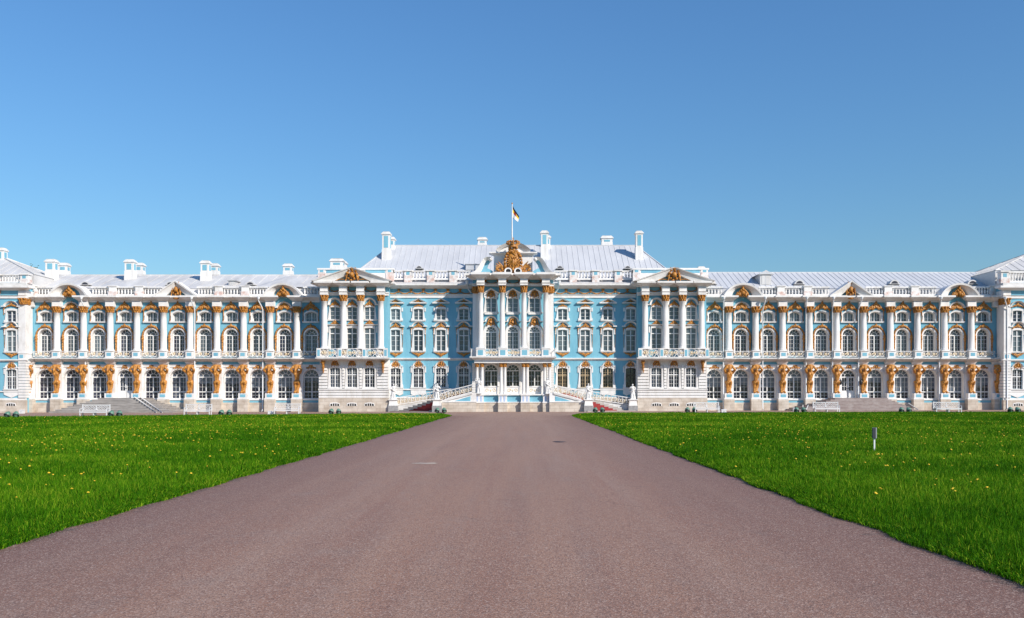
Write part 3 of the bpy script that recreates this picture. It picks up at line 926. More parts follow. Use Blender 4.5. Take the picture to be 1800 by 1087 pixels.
for q in (-1, 1):
    ln = MB(); cx = WR[0][5] + q * 1.0
    ln.tube([(cx, WY - .1, zW(667)), (cx, WY - .5, zW(666)), (cx, WY - .55, zW(668))], .03, 5)
    ln.lathe(cx, WY - .55, [(.05, zW(677)), (.13, zW(676)), (.16, zW(670)), (.06, zW(668)), (.02, zW(667))], 6)
    part('wall_lantern', ln, [BLACKM])

# ---------------------------------------------------------------- roofs
def chimney(parent, cx, w, pt, pb, y, d=.8, label=None):
    z1, z0 = Z(pt, y), Z(pb, y) - 1.2
    h = w * K(y) / 2; x = X(cx, y)
    m = MB()
    m.box(x - h, x + h, y - d / 2, y + d / 2, z0, z1 - .36)
    zb = Z(pb, y)
    m.frus(x - h * .98, x + h * .98, y - d / 2 + .01, y + d / 2, zb - .8, zb + (z1 - zb) * .33, .06, .04, back=True)
    m.frus(x - h, x + h, y - d / 2, y + d / 2, z1 - .36, z1 - .26, 0, .10, back=True)
    m.box(x - h - .10, x + h + .10, y - d / 2 - .10, y + d / 2 + .10, z1 - .26, z1 - .16)
    m.box(x - h - .02, x + h + .02, y - d / 2 - .02, y + d / 2 + .02, z1 - .16, z1 - .05)
    m.box(x - h + .06, x + h - .06, y - d / 2 + .06, y + d / 2 - .06, z1 - .05, z1 + .04, 2)
    zp0, zp1 = zb + (z1 - zb) * .40, z1 - .42
    if zp1 - zp0 > .12:
        m.box(x - h * .55, x + h * .55, y - d / 2 - .015, y, zp0, zp1, 1)
        m.box(x - .5 * h, x + h + .015, y - d * .28, y + d * .28, zp0, zp1, 1)
    return m.build('chimney', [WHITE, BLUE, LEDGE], parent)

def hip_roof(name, x0, x1, y0, y1, z0, z1, xr0, xr1, yr, m, rib=.55, parent=None):
    """hipped metal roof with standing seams"""
    b = MB()
    A, B, C_, D_ = (x0, y0, z0), (x1, y0, z0), (x1, y1, z0), (x0, y1, z0)
    R0, R1 = (xr0, yr, z1), (xr1, yr, z1)
    b.add([A, B, C_, D_, R0, R1], [(0, 1, 5, 4), (1, 2, 5), (2, 3, 4, 5), (3, 0, 4)])
    dz = (z1 - z0) / (yr - y0)
    def seam(p, q, w=.015, h=.035):
        p, q = Vector(p), Vector(q); t = (q - p)
        if t.length < .3: return
        t.normalize(); sx = Vector((0, 0, 1)).cross(t).normalized() * w; up = Vector((0, 0, h))
        v = [p - sx, p + sx, q + sx, q - sx]
        v = [tuple(a - up * .2) for a in v] + [tuple(a + up) for a in v]
        b.add(v, [(4, 5, 6, 7), (0, 1, 5, 4), (1, 2, 6, 5), (2, 3, 7, 6), (3, 0, 4, 7)])
    n = int((x1 - x0) / rib)
    for i in range(1, n):
        x = x0 + (x1 - x0) * i / n
        t = 1.0
        if x < xr0: t = (x - x0) / max(xr0 - x0, 1e-6)
        if x > xr1: t = (x1 - x) / max(x1 - xr1, 1e-6)
        t = max(0.0, min(1.0, t))
        if t > .05: seam((x, y0, z0), (x, y0 + (yr - y0) * t, z0 + (z1 - z0) * t))
    for (xe, xr) in ((x0, xr0), (x1, xr1)):
        if abs(xe - xr) < .3: continue
        m_ = int((y1 - y0) / rib)
        for i in range(1, m_):
            y = y0 + (y1 - y0) * i / m_
            t = (y - y0) / (yr - y0) if y < yr else (y1 - y) / (y1 - yr)
            if t > .05: seam((xe, y, z0), (xe + (xr - xe) * t, y, z0 + (z1 - z0) * t))
        seam((xe, y0, z0), (xr, yr, z1), .06, .07); seam((xe, y1, z0), (xr, yr, z1), .06, .07)
    b.box(x0 + .05, x1 - .05, y0 + .05, y1 - .05, z0 - 1.6, z0 - .01)
    b.box(xr0 - .05, xr1 + .05, yr - .09, yr + .09, z1 - .04, z1 + .06)
    return b.build(name, m, parent or palace)

def dormer(parent, cx, y, zbase, w, h, m=None, eye=False):
    d = MB()
    if eye:
        d.prism([(cx - w, zbase)] + arch(w * .8, zbase + .02, h, 10, 0, cx) + [(cx + w, zbase)], y, y + 1.6, 0)
        d.prism(arch(w * .55, zbase + .06, h * .62, 8, 0, cx), y - .02, y + .1, 1)
    else:
        d.box(cx - w * .5, cx + w * .5, y, y + 2.5, zbase - .3, zbase + h * .8, 0)
        d.prism([(cx - w * .75, zbase + h * .78), (cx + w * .75, zbase + h * .78), (cx, zbase + h * 1.15)], y - .15, y + 2.5, 2)
        d.box(cx - w * .35, cx + w * .35, y - .03, y + .1, zbase - .1, zbase + h * .72, 0)
        d.box(cx - w * .02, cx + w * .02, y - .04, y + .1, zbase - .1, zbase + h * .72, 2)
    return d.build('dormer', [ROOFW, DARKM, ROOFC], parent)

ry = 6.6
roofL = hip_roof('roof', X(20, WY), X(600, WY), 1.0, 12.3, zW(506), Z(484, ry), X(20, WY), X(600, WY), ry, ROOFW, 1.1)
roofR = hip_roof('roof', X(1205, WY), X(1790, WY), 1.0, 12.3, zW(506), Z(479.5, ry), X(1205, WY), X(1790, WY), ry, ROOFC, .55)
for cx, w, pt, pb, y in ((91, 16, 457, 486, 4.6), (113, 15, 463.5, 484, 9.0), (229.5, 15, 457.5, 487, 4.6), (245.5, 15, 463.5, 484, 9.0), (362, 14, 459.5, 488, 4.6), (377, 15, 464.5, 484, 9.0), (507, 15, 465, 484, 9.0)):
    chimney(roofL, cx, w, pt, pb, y)
# low cross ridges on the left wing roof behind the chimneys
for c in (229.5, 500):
    x = X(c, 3); q = MB()
    zt, zb_ = Z(485, 5.6), zW(503.5)
    q.add([(x - 2.2, .95, zb_), (x + 2.6, .95, zb_), (x, 5.8, zt + .02), (x + .4, 5.8, zt + .02)], [(0, 1, 3, 2)])
    q.add([(x - 2.2, .95, zb_), (x, 5.8, zt + .02), (x - 2.0, 6.4, zt - .15)], [(0, 1, 2)])
    q.build('roof_ridge', ROOFW, roofL)
dormer(roofL, X(408, 2.3), 2.3, Z(500, 2.3), .7, .45)
dormer(roofR, X(1345, 2.4), 2.2, Z(499, 2.4), 1.1, 1.15)
for c in (1250, 1405, 1572, 1709): dormer(roofR, X(c, 2.0), 1.9, Z(500, 2.0), .62, .42, eye=True)
for c in (150, 300, 440): dormer(roofL, X(c, 2.0), 1.9, Z(501.5, 2.0), .6, .34, eye=True)
# ---------------------------------------------------------------- recessed walls between the blocks
zR = lambda py: Z(py, 0.0)
def recess(s):
    xs = sorted(s * abs(X(p, 0)) for p in (695.4, 735.5, 775.2, 815.2))
    xa, xb = sorted((s * abs(X(676, 0)), s * abs(X(834, 0))))
    ed = [xa] + [(a + b) / 2 for a, b in zip(xs, xs[1:])] + [xb]
    wl = MB()
    for i, cx in enumerate(xs):
        wall_holes(wl, ed[i], ed[i + 1], -.6, zR(503), 0, [(cx, .49, zR(681.5), 1.82, .10), (cx, .45, zR(617.3), 2.03, .05), (cx, .45, zR(562.8), 1.04, .05)], .16)
        W_RMID.at(cx, 0, zR(617.3)); W_RUP.at(cx, 0, zR(562.8))
        if s < 0: W_RGR.at(cx, 0, zR(681.5))
        else:
            (W_RDARK if i == 3 else W_RTAN).at(cx, 0, zR(681.5))
    wl.box(xa, xb, .3, 9, -.6, zR(501))
    part('wall', wl, [BLUE])
    t = MB()
    t.frus(xa, xb, -.02, .1, zR(634), zR(631.5), 0, .10); t.box(xa, xb, -.20, .1, zR(631.5), zR(629.6))
    t.box(xa, xb, -.10, .1, zR(686), zR(683.6)); t.box(xa, xb, -.05, .1, zR(700), zR(698))
    for cx in xs:
        t.prism([(cx - .74, zR(686)), (cx - .74, zR(693)), (cx - .4, zR(696)), (cx - .25, zR(694.5)), (cx, zR(692.5)), (cx + .25, zR(694.5)), (cx + .4, zR(696)), (cx + .74, zR(693)), (cx + .74, zR(686))], -.07, .05)
    part('belt_course', t, [TRIM])
    pl = MB(); pl.box(xa, xb, -.14, .1, -.6, zR(700) - .004)
    part('plinth', pl, [STONE])
    vt = MB(); vx = s * abs(X(686, 0)); vt.box(vx - .3, vx + .3, -.15, .05, zR(713.5), zR(708)); part('basement_vent', vt, [VOIDM])
    c = MB()
    c.box(xa, xb, -.09, .1, zR(524), zR(520.5)); c.frus(xa, xb, -.09, .1, zR(520.5), zR(517.6), 0, .12)
    c.frus(xa, xb, -.04, .1, zR(508.2), zR(503), 0, .55); c.box(xa, xb, -.66, .3, zR(503), zR(500))
    # sloping metal apron up to the balustrade
    c.add([(xa, -.66, zR(500) + .004), (xb, -.66, zR(500) + .004), (xb, 1.2, zR(490.5)), (xa, 1.2, zR(490.5))], [(0, 1, 2, 3)], 1)
    part('cornice', c, [TRIM, ROOFW])
    n = 7; L = (xb - xa - .4)
    g = MB()
    for i in range(n): g.merge(swag(L / n, .40, 50 + i), (xa + .2 + L * (i + .5) / n, -.03, zR(511.5)))
    part('frieze_garland', g, [GOLD])
    z0, z1 = zR(491) - .05, zR(475.5)
    pxs = [s * abs(X(p, 0)) for p in (717, 756.8, 796.3, 836)]
    for p in pxs[:3]: RPOST.at(p, .28, z0)
    allp = sorted([s * abs(X(679, 0))] + pxs)
    for a, b in zip(allp, allp[1:]):
        part('balustrade', balustrade_mb(a + .32, b - .32, .28, z0, z1, .31, 1.15), [TRIM])
_h = zR(474) - zR(491)
_p = MB(); _p.box(-.36, .36, -.30, .3, -.25, _h * .42, 1); _p.box(-.32, .32, -.25, .25, _h * .42, _h - .1); _p.box(-.42, .42, -.36, .36, _h - .1, _h); _p.box(-.16, .16, -.262, 0, _h * .5, _h * .82, 2)
RPOST = Proto(_p.build('balustrade_post', [TRIM, WORN, BLUE], palace))
recess(-1); recess(1)

# ---------------------------------------------------------------- inner pavilions with triangular pediments
zP = lambda py: Z(py, PY)
C_PAV = column(.285, zP(613), zP(531), .60, .33, True, zP(629.5), TRIM)
def basement_window():
    f = MB(); f.band(outline(.42, .18, .07), outline(.42, .18, .07, .09), -.03, -.03, .02)
    for k in (-.21, 0, .21): f.box(k - .03, k + .03, -.02, .02, 0, .24)
    o = f.build('basement_window', TRIM, palace)
    pane(.42, .18, .07, -.008).build('pane', GLASSB, o)
    return Proto(o)
W_BASE = basement_window()
def pavilion(s):
    m = lambda px, y=PY: s * abs(X(px, y))
    xs = sorted(m(p) for p in (589, 619, 649.8))
    xc = sorted(m(p, PY - .5) for p in (570.3, 603.8, 633.8, 669.5))
    xa, xb = sorted((m(562), m(682)))
    ed = [xa] + [(a + b) / 2 for a, b in zip(xs, xs[1:])] + [xb]
    up, lo = MB(), MB()
    for i, cx in enumerate(xs):
        wall_holes(up, ed[i], ed[i + 1], zP(632), zP(497), PY, [(cx, .47, zP(615), 2.05, .06), (cx, .47, zP(562), 1.17, .05)], .16, 0, 1)
        wall_holes(lo, ed[i], ed[i + 1], -.6, zP(632), PY, [(cx, .49, zP(681.3), 1.82, .10)], .16)
        W_PLOW.at(cx, PY, zP(615)); W_PUP.at(cx, PY, zP(562)); W_PGR.at(cx, PY, zP(681.3)); W_BASE.at(cx, PY - .14, zP(714))
    up.box(xa + .003, xb - .003, PY + .3, 4, zP(632), zP(497)); lo.box(xa + .003, xb - .003, PY + .3, 4, -.6, zP(632))
    for mb_, a, b in ((up, zP(632), zP(497)), (lo, -.6, zP(632))):
        mb_.box(xa + .001, xa + .25, PY + .004, PY + .4, a, b); mb_.box(xb - .25, xb - .001, PY + .004, PY + .4, a, b)
    part('wall', up, [BLUE, TRIM]); part('wall', lo, [WHITE])
    # rusticated white courses between and beside the ground floor windows
    rs = MB()
    gaps = [(xa - .05, xs[0] - .72)] + [(xs[i] + .72, xs[i + 1] - .72) for i in range(2)] + [(xs[2] + .72, xb + .05)]
    z = zP(682.5)
    while z < zP(641):
        for a, b in gaps: rs.box(a, b, PY - .13, PY + .25, z, z + .215)
        z += .285
    z = zP(699.5)
    for k in range(3):
        rs.box(xa - .06, xb + .06, PY - .14, PY + .25, z, z + .205); z += .262
    rs.box(xa - .10, xb + .10, PY - .20, PY + .25, zP(686.5), zP(683.4), 1)
    part('rustication', rs, [WHITE, LEDGE])
    pl = MB(); pl.box(xa - .08, xb + .08, PY - .14, PY + .25, -.6, zP(699.7)); part('plinth', pl, [STONE])
    # entablature
    c = MB()
    c.box(xa - .05, xb + .05, PY - .12, PY + .3, zP(520), zP(514.6))
    c.box(xa - .10, xb + .10, PY - .20, PY + .3, zP(516), zP(514.2))
    c.frus(xa - .05, xb + .05, PY - .10, PY + .3, zP(505), zP(500.4), 0, .62)
    c.box(xa - .72, xb + .72, PY - .80, PY + .4, zP(500.4), zP(497.3))
    for x in xc:
        w = .36
        c.box(x - w, x + w, PY - .86, PY + .2, zP(520) - .002, zP(505) + .002)
        c.frus(x - w, x + w, PY - .86, PY + .2, zP(516), zP(514), 0, .08)
        c.frus(x - w, x + w, PY - .86, PY + .2, zP(505), zP(500.4) - .002, .02, .5)
        c.box(x - w - .5, x + w + .5, PY - 1.36, PY + .2, zP(500.4) + .002, zP(497.2))
    part('cornice', c, [TRIM])
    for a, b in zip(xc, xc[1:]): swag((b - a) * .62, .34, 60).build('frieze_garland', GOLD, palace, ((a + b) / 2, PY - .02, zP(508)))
    # pediment
    cx = (xa + xb) / 2; zb = zP(497); h = zP(472.5) - zb
    pd, tp = MB(), MB(); W = 3.55
    pd.band([(cx - 1.75, zb + .01), (cx, zb + h * .62), (cx + 1.75, zb + .01)], [(cx - W, zb + .01), (cx, zb + h * .93), (cx + W, zb + .01)], PY - 1.0, PY - 1.25, PY + .3)
    pd.band([(cx - W - .005, zb + .012), (cx, zb + h * .93 + .004), (cx + W + .005, zb + .012)], [(cx - W - .3, zb + .012), (cx, zb + h), (cx + W + .3, zb + .012)], PY - 1.32, PY - 1.36, 1.6, 0)
    tp.prism([(cx - 1.8, zb), (cx, zb + h * .66), (cx + 1.8, zb)], PY - .2, PY + .3)
    p = part('pediment', pd, [TRIM, LEDGE]); tp.build('tympanum', BLUE, p)
    o = rosette(1.40, 1.25, 61, .35)
    for q in (-1, 1): o.tube([(q * .4, -.1, -.35), (q * .8, -.1, -.42), (q * 1.2, -.1, -.38), (q * 1.5, -.1, -.5)], .04, 5)
    o.build('cartouche', GOLD, p, (cx, PY - .85, zb + .60))
    # attic blocks behind the pediment
    at = MB(); ya = PY + 1.0
    at.box(xa - .35, xb + .35, ya, ya + .5, zP(494), Z(472.5, ya) - .12)
    at.box(xa - .45, xb + .45, ya - .1, ya + .6, Z(472.5, ya) - .12, Z(472, ya) + .02)
    for q, w in ((xa - .02, .36), (xb + .02, .36)):
        at.box(q - w, q + w, ya - .08, ya + .58, zP(494), Z(479.5, ya), 1); at.box(q - w + .03, q + w - .03, ya - .06, ya + .56, Z(479.5, ya), Z(472.5, ya) - .13)
        at.box(q - .17, q + .17, ya - .075, ya, Z(478.8, ya), Z(474.6, ya), 2)
    for q in (-1, 1): at.box(cx + q * 1.9 - .95, cx + q * 1.9 + .95, ya - .02, ya + .1, Z(480, ya), Z(474.8, ya), 2)
    part('attic', at, [TRIM, WORN, BLUE])
    # balcony
    bl = MB()
    a, b = xa + .05, xb - .05
    bl.frus(a, b, PY - .75, PY + .1, zP(634), zP(631.4), 0, .22); bl.box(a - .26, b + .26, PY - 1.02, PY + .1, zP(631.4), zP(629.4))
    bo = part('balcony', bl, [LEDGE])
    railing(a - .1, b + .1, zP(629.2), zP(613.5), PY - .93, .92, 62).build('railing', [TRIM, GILTWHITE], bo)
    for x in (a + .05, (a + b) / 2 - 1.15, (a + b) / 2 + 1.15, b - .05):
        pn = MB()
        pn.box(x - .2, x + .2, PY - .97, PY - .89, zP(629.2), zP(613.2)); pn.box(x - .12, x + .12, PY - .98, PY - .9, zP(627), zP(616), 1)
        pn.build('railing_post', [TRIM, BLUE], bo)
    for x in (xa + .42, xb - .42):
        k = MB(); drop(k, 0, -.05, -1.1, .16, 63, .3); k.box(-.17, .17, -.3, .1, -.1, .02)
        k.build('console', GOLD, bo, (x, PY - .25, zP(634.2)))
    for x in xc: C_PAV.at(x, PY - .5, 0)
pavilion(-1); pavilion(1)

# ---------------------------------------------------------------- central block
zC = lambda py: Z(py, CY)
CCY = CY - .75
xcC = [X(p, CCY) for p in (845, 883, 921, 959.5)]
xsC = [X(p, CY) for p in (863.2, 901.5, 939.8)]
xa, xb = X(831.5, CY), X(972.5, CY)
up, lo = MB(), MB()
ed = [xa] + [(a + b) / 2 for a, b in zip(xsC, xsC[1:])] + [xb]
for i, cx in enumerate(xsC):
    wall_holes(up, ed[i], ed[i + 1], zC(640), zC(482), CY, [(cx, .53, zC(614), 1.62, .53), (cx, .50, zC(549), 1.30, .05)], .18, 0, 1)
    wall_holes(lo, ed[i], ed[i + 1], -.6, zC(640), CY, [(cx, .62, zC(679.5), 1.50, .60)], .2, 0, 0)
    W_CMID.at(cx, CY, zC(614)); W_CUP.at(cx, CY, zC(549)); W_CGR.at(cx, CY, zC(679.5))
up.box(xa + .003, xb - .003, CY + .35, 4, zC(640), zC(482)); lo.box(xa + .003, xb - .003, CY + .35, 4, -.6, zC(640))
for mb_, a, b, mm in ((up, zC(640), zC(482), 1), (lo, -.6, zC(640), 0)):
    mb_.box(xa + .001, xa + .25, CY + .004, CY + .4, a, b, mm); mb_.box(xb - .25, xb - .001, CY + .004, CY + .4, a, b, mm)
part('wall', up, [BLUE, WHITE]); part('wall', lo, [WHITE])
for (a, b) in ((xa - .02, xa + .55), (xb - .55, xb + .02)):
    pi = MB()
    pi.box(a, b, CY - .22, CY + .1, zC(629), zC(516))
    pi.box(a - .05, b + .05, CY - .28, CY + .1, zC(629), zC(612.5))
    z = zC(694)
    while z < zC(640):
        pi.box(a - .07, b + .05, CY - .06, CY + .5, z, z + .20); z += .235
    po = part('pilaster', pi, [WHITE])
    cp = MB(); cp.merge(capital(.26, .66, 71)); cp.box(-.3, .3, -.12, .2, 0, .62)
    cp.build('capital', GOLD, po, ((a + b) / 2, CY - .10, zC(516.5)))
C_CEN = column(.25, zC(612), zC(516.8), .72, .34, True, zC(628))
for x in xcC: C_CEN.at(x, CCY, 0)
# entablature
c = MB()
c.box(xa - .03, xb + .03, CY - .28, CY + .3, zC(504), zC(500.2)); c.frus(xa - .03, xb + .03, CY - .28, CY + .3, zC(501.5), zC(499.6), 0, .1)
c.frus(xa - .03, xb + .03, CY - .25, CY + .3, zC(492.4), zC(486.5), .05, .55); c.box(xa - .68, xb + .68, CY - 1.0, CY + .5, zC(486.5), zC(482.8))
for x in xcC:
    c.box(x - .36, x + .36, CCY - .40, CY, zC(504) - .002, zC(492.4))
    c.frus(x - .36, x + .36, CCY - .40, CY, zC(501.5), zC(499.4), 0, .08)
    c.frus(x - .36, x + .36, CCY - .40, CY, zC(492.4) + .002, zC(486.5) - .003, .03, .5)
    c.box(x - .90, x + .90, CCY - .93, CY, zC(486.5) + .002, zC(482.6))
part('cornice', c, [TRIM])
for a, b in zip(xcC, xcC[1:]): swag((b - a) * .58, .34, 72).build('frieze_garland', GOLD, palace, ((a + b) / 2, CY - .06, zC(494.5)))
# broken curved pediment with its attic
pd = MB(); ya = CY + .5
zz = lambda p: Z(p, ya)
at = MB()
at.box(X(868, ya), X(936, ya), ya, ya + .8, zC(482.7), zz(448.5))
at.frus(X(868, ya), X(936, ya), ya, ya + .8, zz(448.5), zz(446), .05, .30, back=True)
at.box(X(866, ya) - .35, X(938, ya) + .35, ya - .36, ya + 1.0, zz(446), zz(443.8))
at.band(arch(1.45, zz(443.8) + .01, .66, 18, 0, X(902, ya)), arch(1.45, zz(443.8) + .01, .66, 18, .28, X(902, ya)), ya - .1, ya - .34, ya + .9, 1)
at.prism([(X(902, ya) - 1.5, zz(444.2))] + arch(1.46, zz(443.8) + .008, .67, 16, 0, X(902, ya)) + [(X(902, ya) + 1.5, zz(444.2))], ya + .05, ya + .7)
part('attic', at, [TRIM, LEDGE])
for q in (-1, 1):
    f = lambda px, py: (q * abs(X(px, CY)), zC(py))
    out = [f(829, 482), f(834, 480), f(839, 475), f(843, 469), f(846.5, 462.5), f(850.5, 457), f(856, 454), f(862, 453.8), f(865, 456.5)]
    inn = [f(843, 482), f(845.5, 479), f(848, 475), f(850, 470.5), f(852, 465.5), f(854.5, 461), f(857.5, 458.6), f(861, 458), f(862.5, 459.5)]
    pv = MB()
    pv.band(inn, out, CY - .40, CY - .80, CY + .5)
    pv.blob((q * abs(X(862.5, CY)), CY - .5, zC(457.5)), (.2, .34, .2))
    p = part('volute_pediment', pv, [TRIM])
    tp = MB(); tp.prism([f(842, 482.4)] + inn[1:] + [f(858, 466), f(856, 472), f(864, 476), f(872, 482.4)], CY - .3, CY + .3)
    tp.build('tympanum', BLUE, p)
# coat of arms: crowned oval shield with a double eagle, banners and two oval openings
rr = random.Random(80)
yc = CY - .75; X0 = X(902, yc); zq = lambda p: Z(p, yc)
arms = empty('coat_of_arms'); arms.parent = palace
sh = MB()
sh.lathe(0, 0, [(0, 0), (.9, 0)], 3) if False else None
zs = zq(462)
sh.blob((X0, yc + .05, zs), (.70, .28, 1.02))
for i in range(22):
    a = 2 * PI * i / 22
    sh.blob((X0 + .80 * math.cos(a), yc, zs + 1.12 * math.sin(a)), (rr.uniform(.13, .2), .2, rr.uniform(.13, .2)), rr)
for i in range(14):
    t = i / 13
    sh.blob((X0 + rr.uniform(-.5, .5) * (1 - t * .6), yc - .02, zq(452) + 1.25 * t), (.24 - .1 * t, .2, .18), rr, rot=rr.uniform(-.8, .8))
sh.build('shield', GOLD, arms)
eg = MB()
eg.blob((X0, yc - .22, zs), (.16, .14, .42), rr)
for q in (-1, 1):
    eg.blob((X0 + q * .12, yc - .24, zs + .46), (.09, .1, .14), rr, rot=q * .5)
    eg.blob((X0 + q * .24, yc - .24, zs + .50), (.09, .05, .04))
    for k in range(6):
        a = math.radians(60 - 26 * k)
        eg.tube([(X0 + q * .12, yc - .22, zs + .1), (X0 + q * (.12 + .28 * math.cos(a)), yc - .24, zs + .1 + .3 * math.sin(a)), (X0 + q * (.12 + .52 * math.cos(a)), yc - .2, zs + .1 + .52 * math.sin(a))], [.06, .07, .03], 5)
    eg.tube([(X0 + q * .08, yc - .2, zs - .3), (X0 + q * .28, yc - .22, zs - .62)], [.06, .04], 5)
eg.tube([(X0, yc - .2, zs - .35), (X0, yc - .22, zs - .75)], [.08, .13], 6)
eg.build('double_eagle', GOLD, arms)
cw = MB(); zc0 = zq(433)
cw.lathe(X0, yc, [(.42, zc0 - .12), (.46, zc0), (.40, zc0 + .03), (.44, zc0 + .12)], 16)
for k in range(8):
    a = 2 * PI * k / 8
    cw.tube([(X0 + r_ * math.cos(a), yc + r_ * math.sin(a), zc0 + h_) for r_, h_ in ((.42, .1), (.60, .26), (.58, .42), (.36, .50), (.05, .42))], [.07, .09, .08, .06, .05], 5)
cw.blob((X0, yc, zc0 + .56), (.09, .09, .09)); cw.box(X0 - .025, X0 + .025, yc - .025, yc + .025, zc0 + .6, zc0 + .86); cw.box(X0 - .09, X0 + .09, yc - .02, yc + .02, zc0 + .72, zc0 + .77)
for k in (-.75, .75): cw.blob((X0 + k * .45, yc - .1, zc0 - .2), (.14, .14, .14), rr)
cw.build('crown', GOLD, arms)
for q in (-1, 1):
    b = MB()
    for k in range(4):
        a = math.radians(52 - 17 * k)
        x0 = X0 + q * (.74 + .03 * k); z0 = zq(476) + .1 * k
        L = 1.12 - .10 * k
        b.tube([(x0, yc + .1, z0), (x0 + q * L * math.cos(a) * .55, yc, z0 + L * math.sin(a) * .55), (x0 + q * L * math.cos(a), yc, z0 + L * math.sin(a))], [.07, .12, .03], 5)
    for k in range(7): b.blob((X0 + q * (.95 + .12 * k), yc + .05, zq(479) + .25 * math.sin(1.7 * k) + .1), (.15, .16, .16), rr)
    b.build('banner', GOLD, arms)
    ov = MB(); ox = X0 + q * .46; oz = zq(477.5)
    oo = [(.30 * math.cos(2 * PI * i / 18), .27 * math.sin(2 * PI * i / 18)) for i in range(18)]
    ov.band([(ox + a * .78, oz + b_ * .78) for a, b_ in oo], [(ox + a * 1.2, oz + b_ * 1.2) for a, b_ in oo], yc - .3, yc - .32, yc + .1, 0, True)
    ov.prism([(ox + a * .8, oz + b_ * .8) for a, b_ in oo], yc - .24, yc + .1, 1)
    ov.build('oval_opening', [TRIM, VOIDM], arms)

# portico: balcony, paired columns, podium
PYo = CY - 1.55
zO = lambda py: Z(py, PYo)
bl = MB()
a, b = X(834, PYo), X(970, PYo)
bl.box(a, b, PYo - .28, CY + .1, zO(638.5), zO(633))
bl.frus(a, b, PYo - .28, CY + .1, zO(633), zO(629.4), .02, .36); bl.box(a - .42, b + .42, PYo - .70, CY + .1, zO(629.4), zO(627.2), 1)
bo = part('balcony', bl, [TRIM, LEDGE])
for p0, p1 in ((853, 876.5), (891.5, 914.5), (929.5, 952)):
    railing(X(p0, PYo), X(p1, PYo), zO(627), zO(614), PYo - .40, .62, 90).build('railing', [TRIM, GILTWHITE], bo)
for p in (845, 884, 922, 959.5):
    q = MB(); x = X(p, PYo)
    q.box(x - .40, x + .40, PYo - .50, PYo - .2, zO(627.2), zO(613.6)); q.box(x - .24, x + .24, PYo - .515, PYo - .3, zO(625), zO(616), 1)
    q.box(x - .44, x + .44, PYo - .53, PYo - .18, zO(614.6), zO(613.2))
    q.build('railing_post', [TRIM, BLUE], bo)
for sx in (-1, 1):
    pn = MB(); xx = a - .3 if sx < 0 else b + .3
    pn.box(xx - .04, xx + .04, PYo - .4, CY, zO(614.6), zO(613.6)); pn.box(xx - .04, xx + .04, PYo - .4, CY, zO(627.2), zO(626))
    for k in range(6): pn.box(xx - .02, xx + .02, PYo - .3 + .26 * k, PYo - .27 + .26 * k, zO(626), zO(614.6))
    pn.build('side_railing', [TRIM], bo)
C_POR = column(.145, zO(693), zO(646), .42, .2, False, 0)
for p in (838.5, 847.5, 881, 887.5, 920.5, 927, 957.5, 966):
    C_POR.at(X(p, PYo), PYo, 0)
pl = MB()
a, b = X(833, PYo), X(971, PYo)
pl.box(a, b, PYo - .12, CY + .3, zO(707), zO(695), 1)
pl.box(a - .05, b + .05, PYo - .3, CY + .3, zO(695.2), zO(693.4), 0)
pl.box(a - .05, b + .05, PYo - .2, CY + .3, -.6, zO(707.2), 2)
pl.box(a - .08, b + .08, PYo - .26, CY + .3, zO(708.2), zO(706.6), 0)
for p in (843, 884, 923.5, 962):
    x = X(p, PYo)
    pl.box(x - .40, x + .40, PYo - .46, PYo + .2, zO(707) - .01, zO(695) - .004, 0)
    pl.box(x - .46, x + .46, PYo - .54, PYo + .2, zO(695.6), zO(692.8), 0)
    for q in (-.2, .14): pl.box(x + q - .07, x + q + .10, PYo - .475, PYo, zO(706), zO(696.6), 3)
    pl.box(x - .44, x + .44, PYo - .62, PYo + .2, -.6, zO(706.8), 2)
    pl.box(x - .46, x + .46, PYo - .66, PYo + .2, zO(708.6), zO(706.4), 0)
PALEB = mat('pale_lilac_panel', (0.42, 0.50, 0.66), 0.85)
part('podium', pl, [TRIM, BLUE, STONE, PALEB])
for i, cx in enumerate(xsC):
    sp = MB(); x = cx; sp.box(x - .62, x + .62, PYo + .25, PYo + .33, zO(693), zO(680.5))
    sp.box(x - .66, x + .66, PYo + .21, PYo + .37, zO(681), zO(679.6))
    for q in (-1, 1):
        sp.tube([(x + q * (.34 - .18 * math.cos(t) * (1 - t / 9)), PYo + .235, (zO(693) + zO(680.5)) / 2 + .2 * math.sin(t) * (1 - t / 9)) for t in [k * .6 for k in range(12)]], .03, 4, 1)
    sp.blob((x, PYo + .24, (zO(693) + zO(680.5)) / 2), (.07, .04, .12), None, 1)
    part('parapet', sp, [TRIM, GILTWHITE])

# main roof with chimneys
roofC = hip_roof('roof', X(612, 1), X(1192, 1), .8, 15.4, zR(488), Z(432, 8), X(688, 8), X(1117.5, 8), 8, ROOFC, .56)
for cx, w, pt, pb, y in ((679.5, 13.5, 409, 455, 5.2), (689, 10, 418, 440, 7.5), (848, 15, 418.5, 434, 9.2), (957, 12, 407, 446, 5.2), (963, 8, 415, 440, 7.6), (1066.5, 19, 416, 433, 9.2), (1123, 12, 407.5, 450, 5.2), (593, 22, 456, 474, 5.0)):
    chimney(roofC, cx, w, pt, pb, y)
chimney(roofC, 603, 12, 460, 474, 6.5); chimney(roofR, 1232, 12, 470, 490, 3.5)
for c in (737, 1164 - 180, 1103): dormer(roofC, X(c, 2.2), 2.0, Z(472.5, 2.2), .42, .24, eye=True)
hatch = MB(); x = X(835, 3); hatch.box(x - .9, x + .9, 2.4, 4.2, Z(476, 3), Z(466.5, 3)); hatch.box(x - 1.0, x + 1.0, 2.3, 4.3, Z(466.5, 3), Z(465.5, 3)); hatch.build('roof_hatch', ROOFC, roofC)
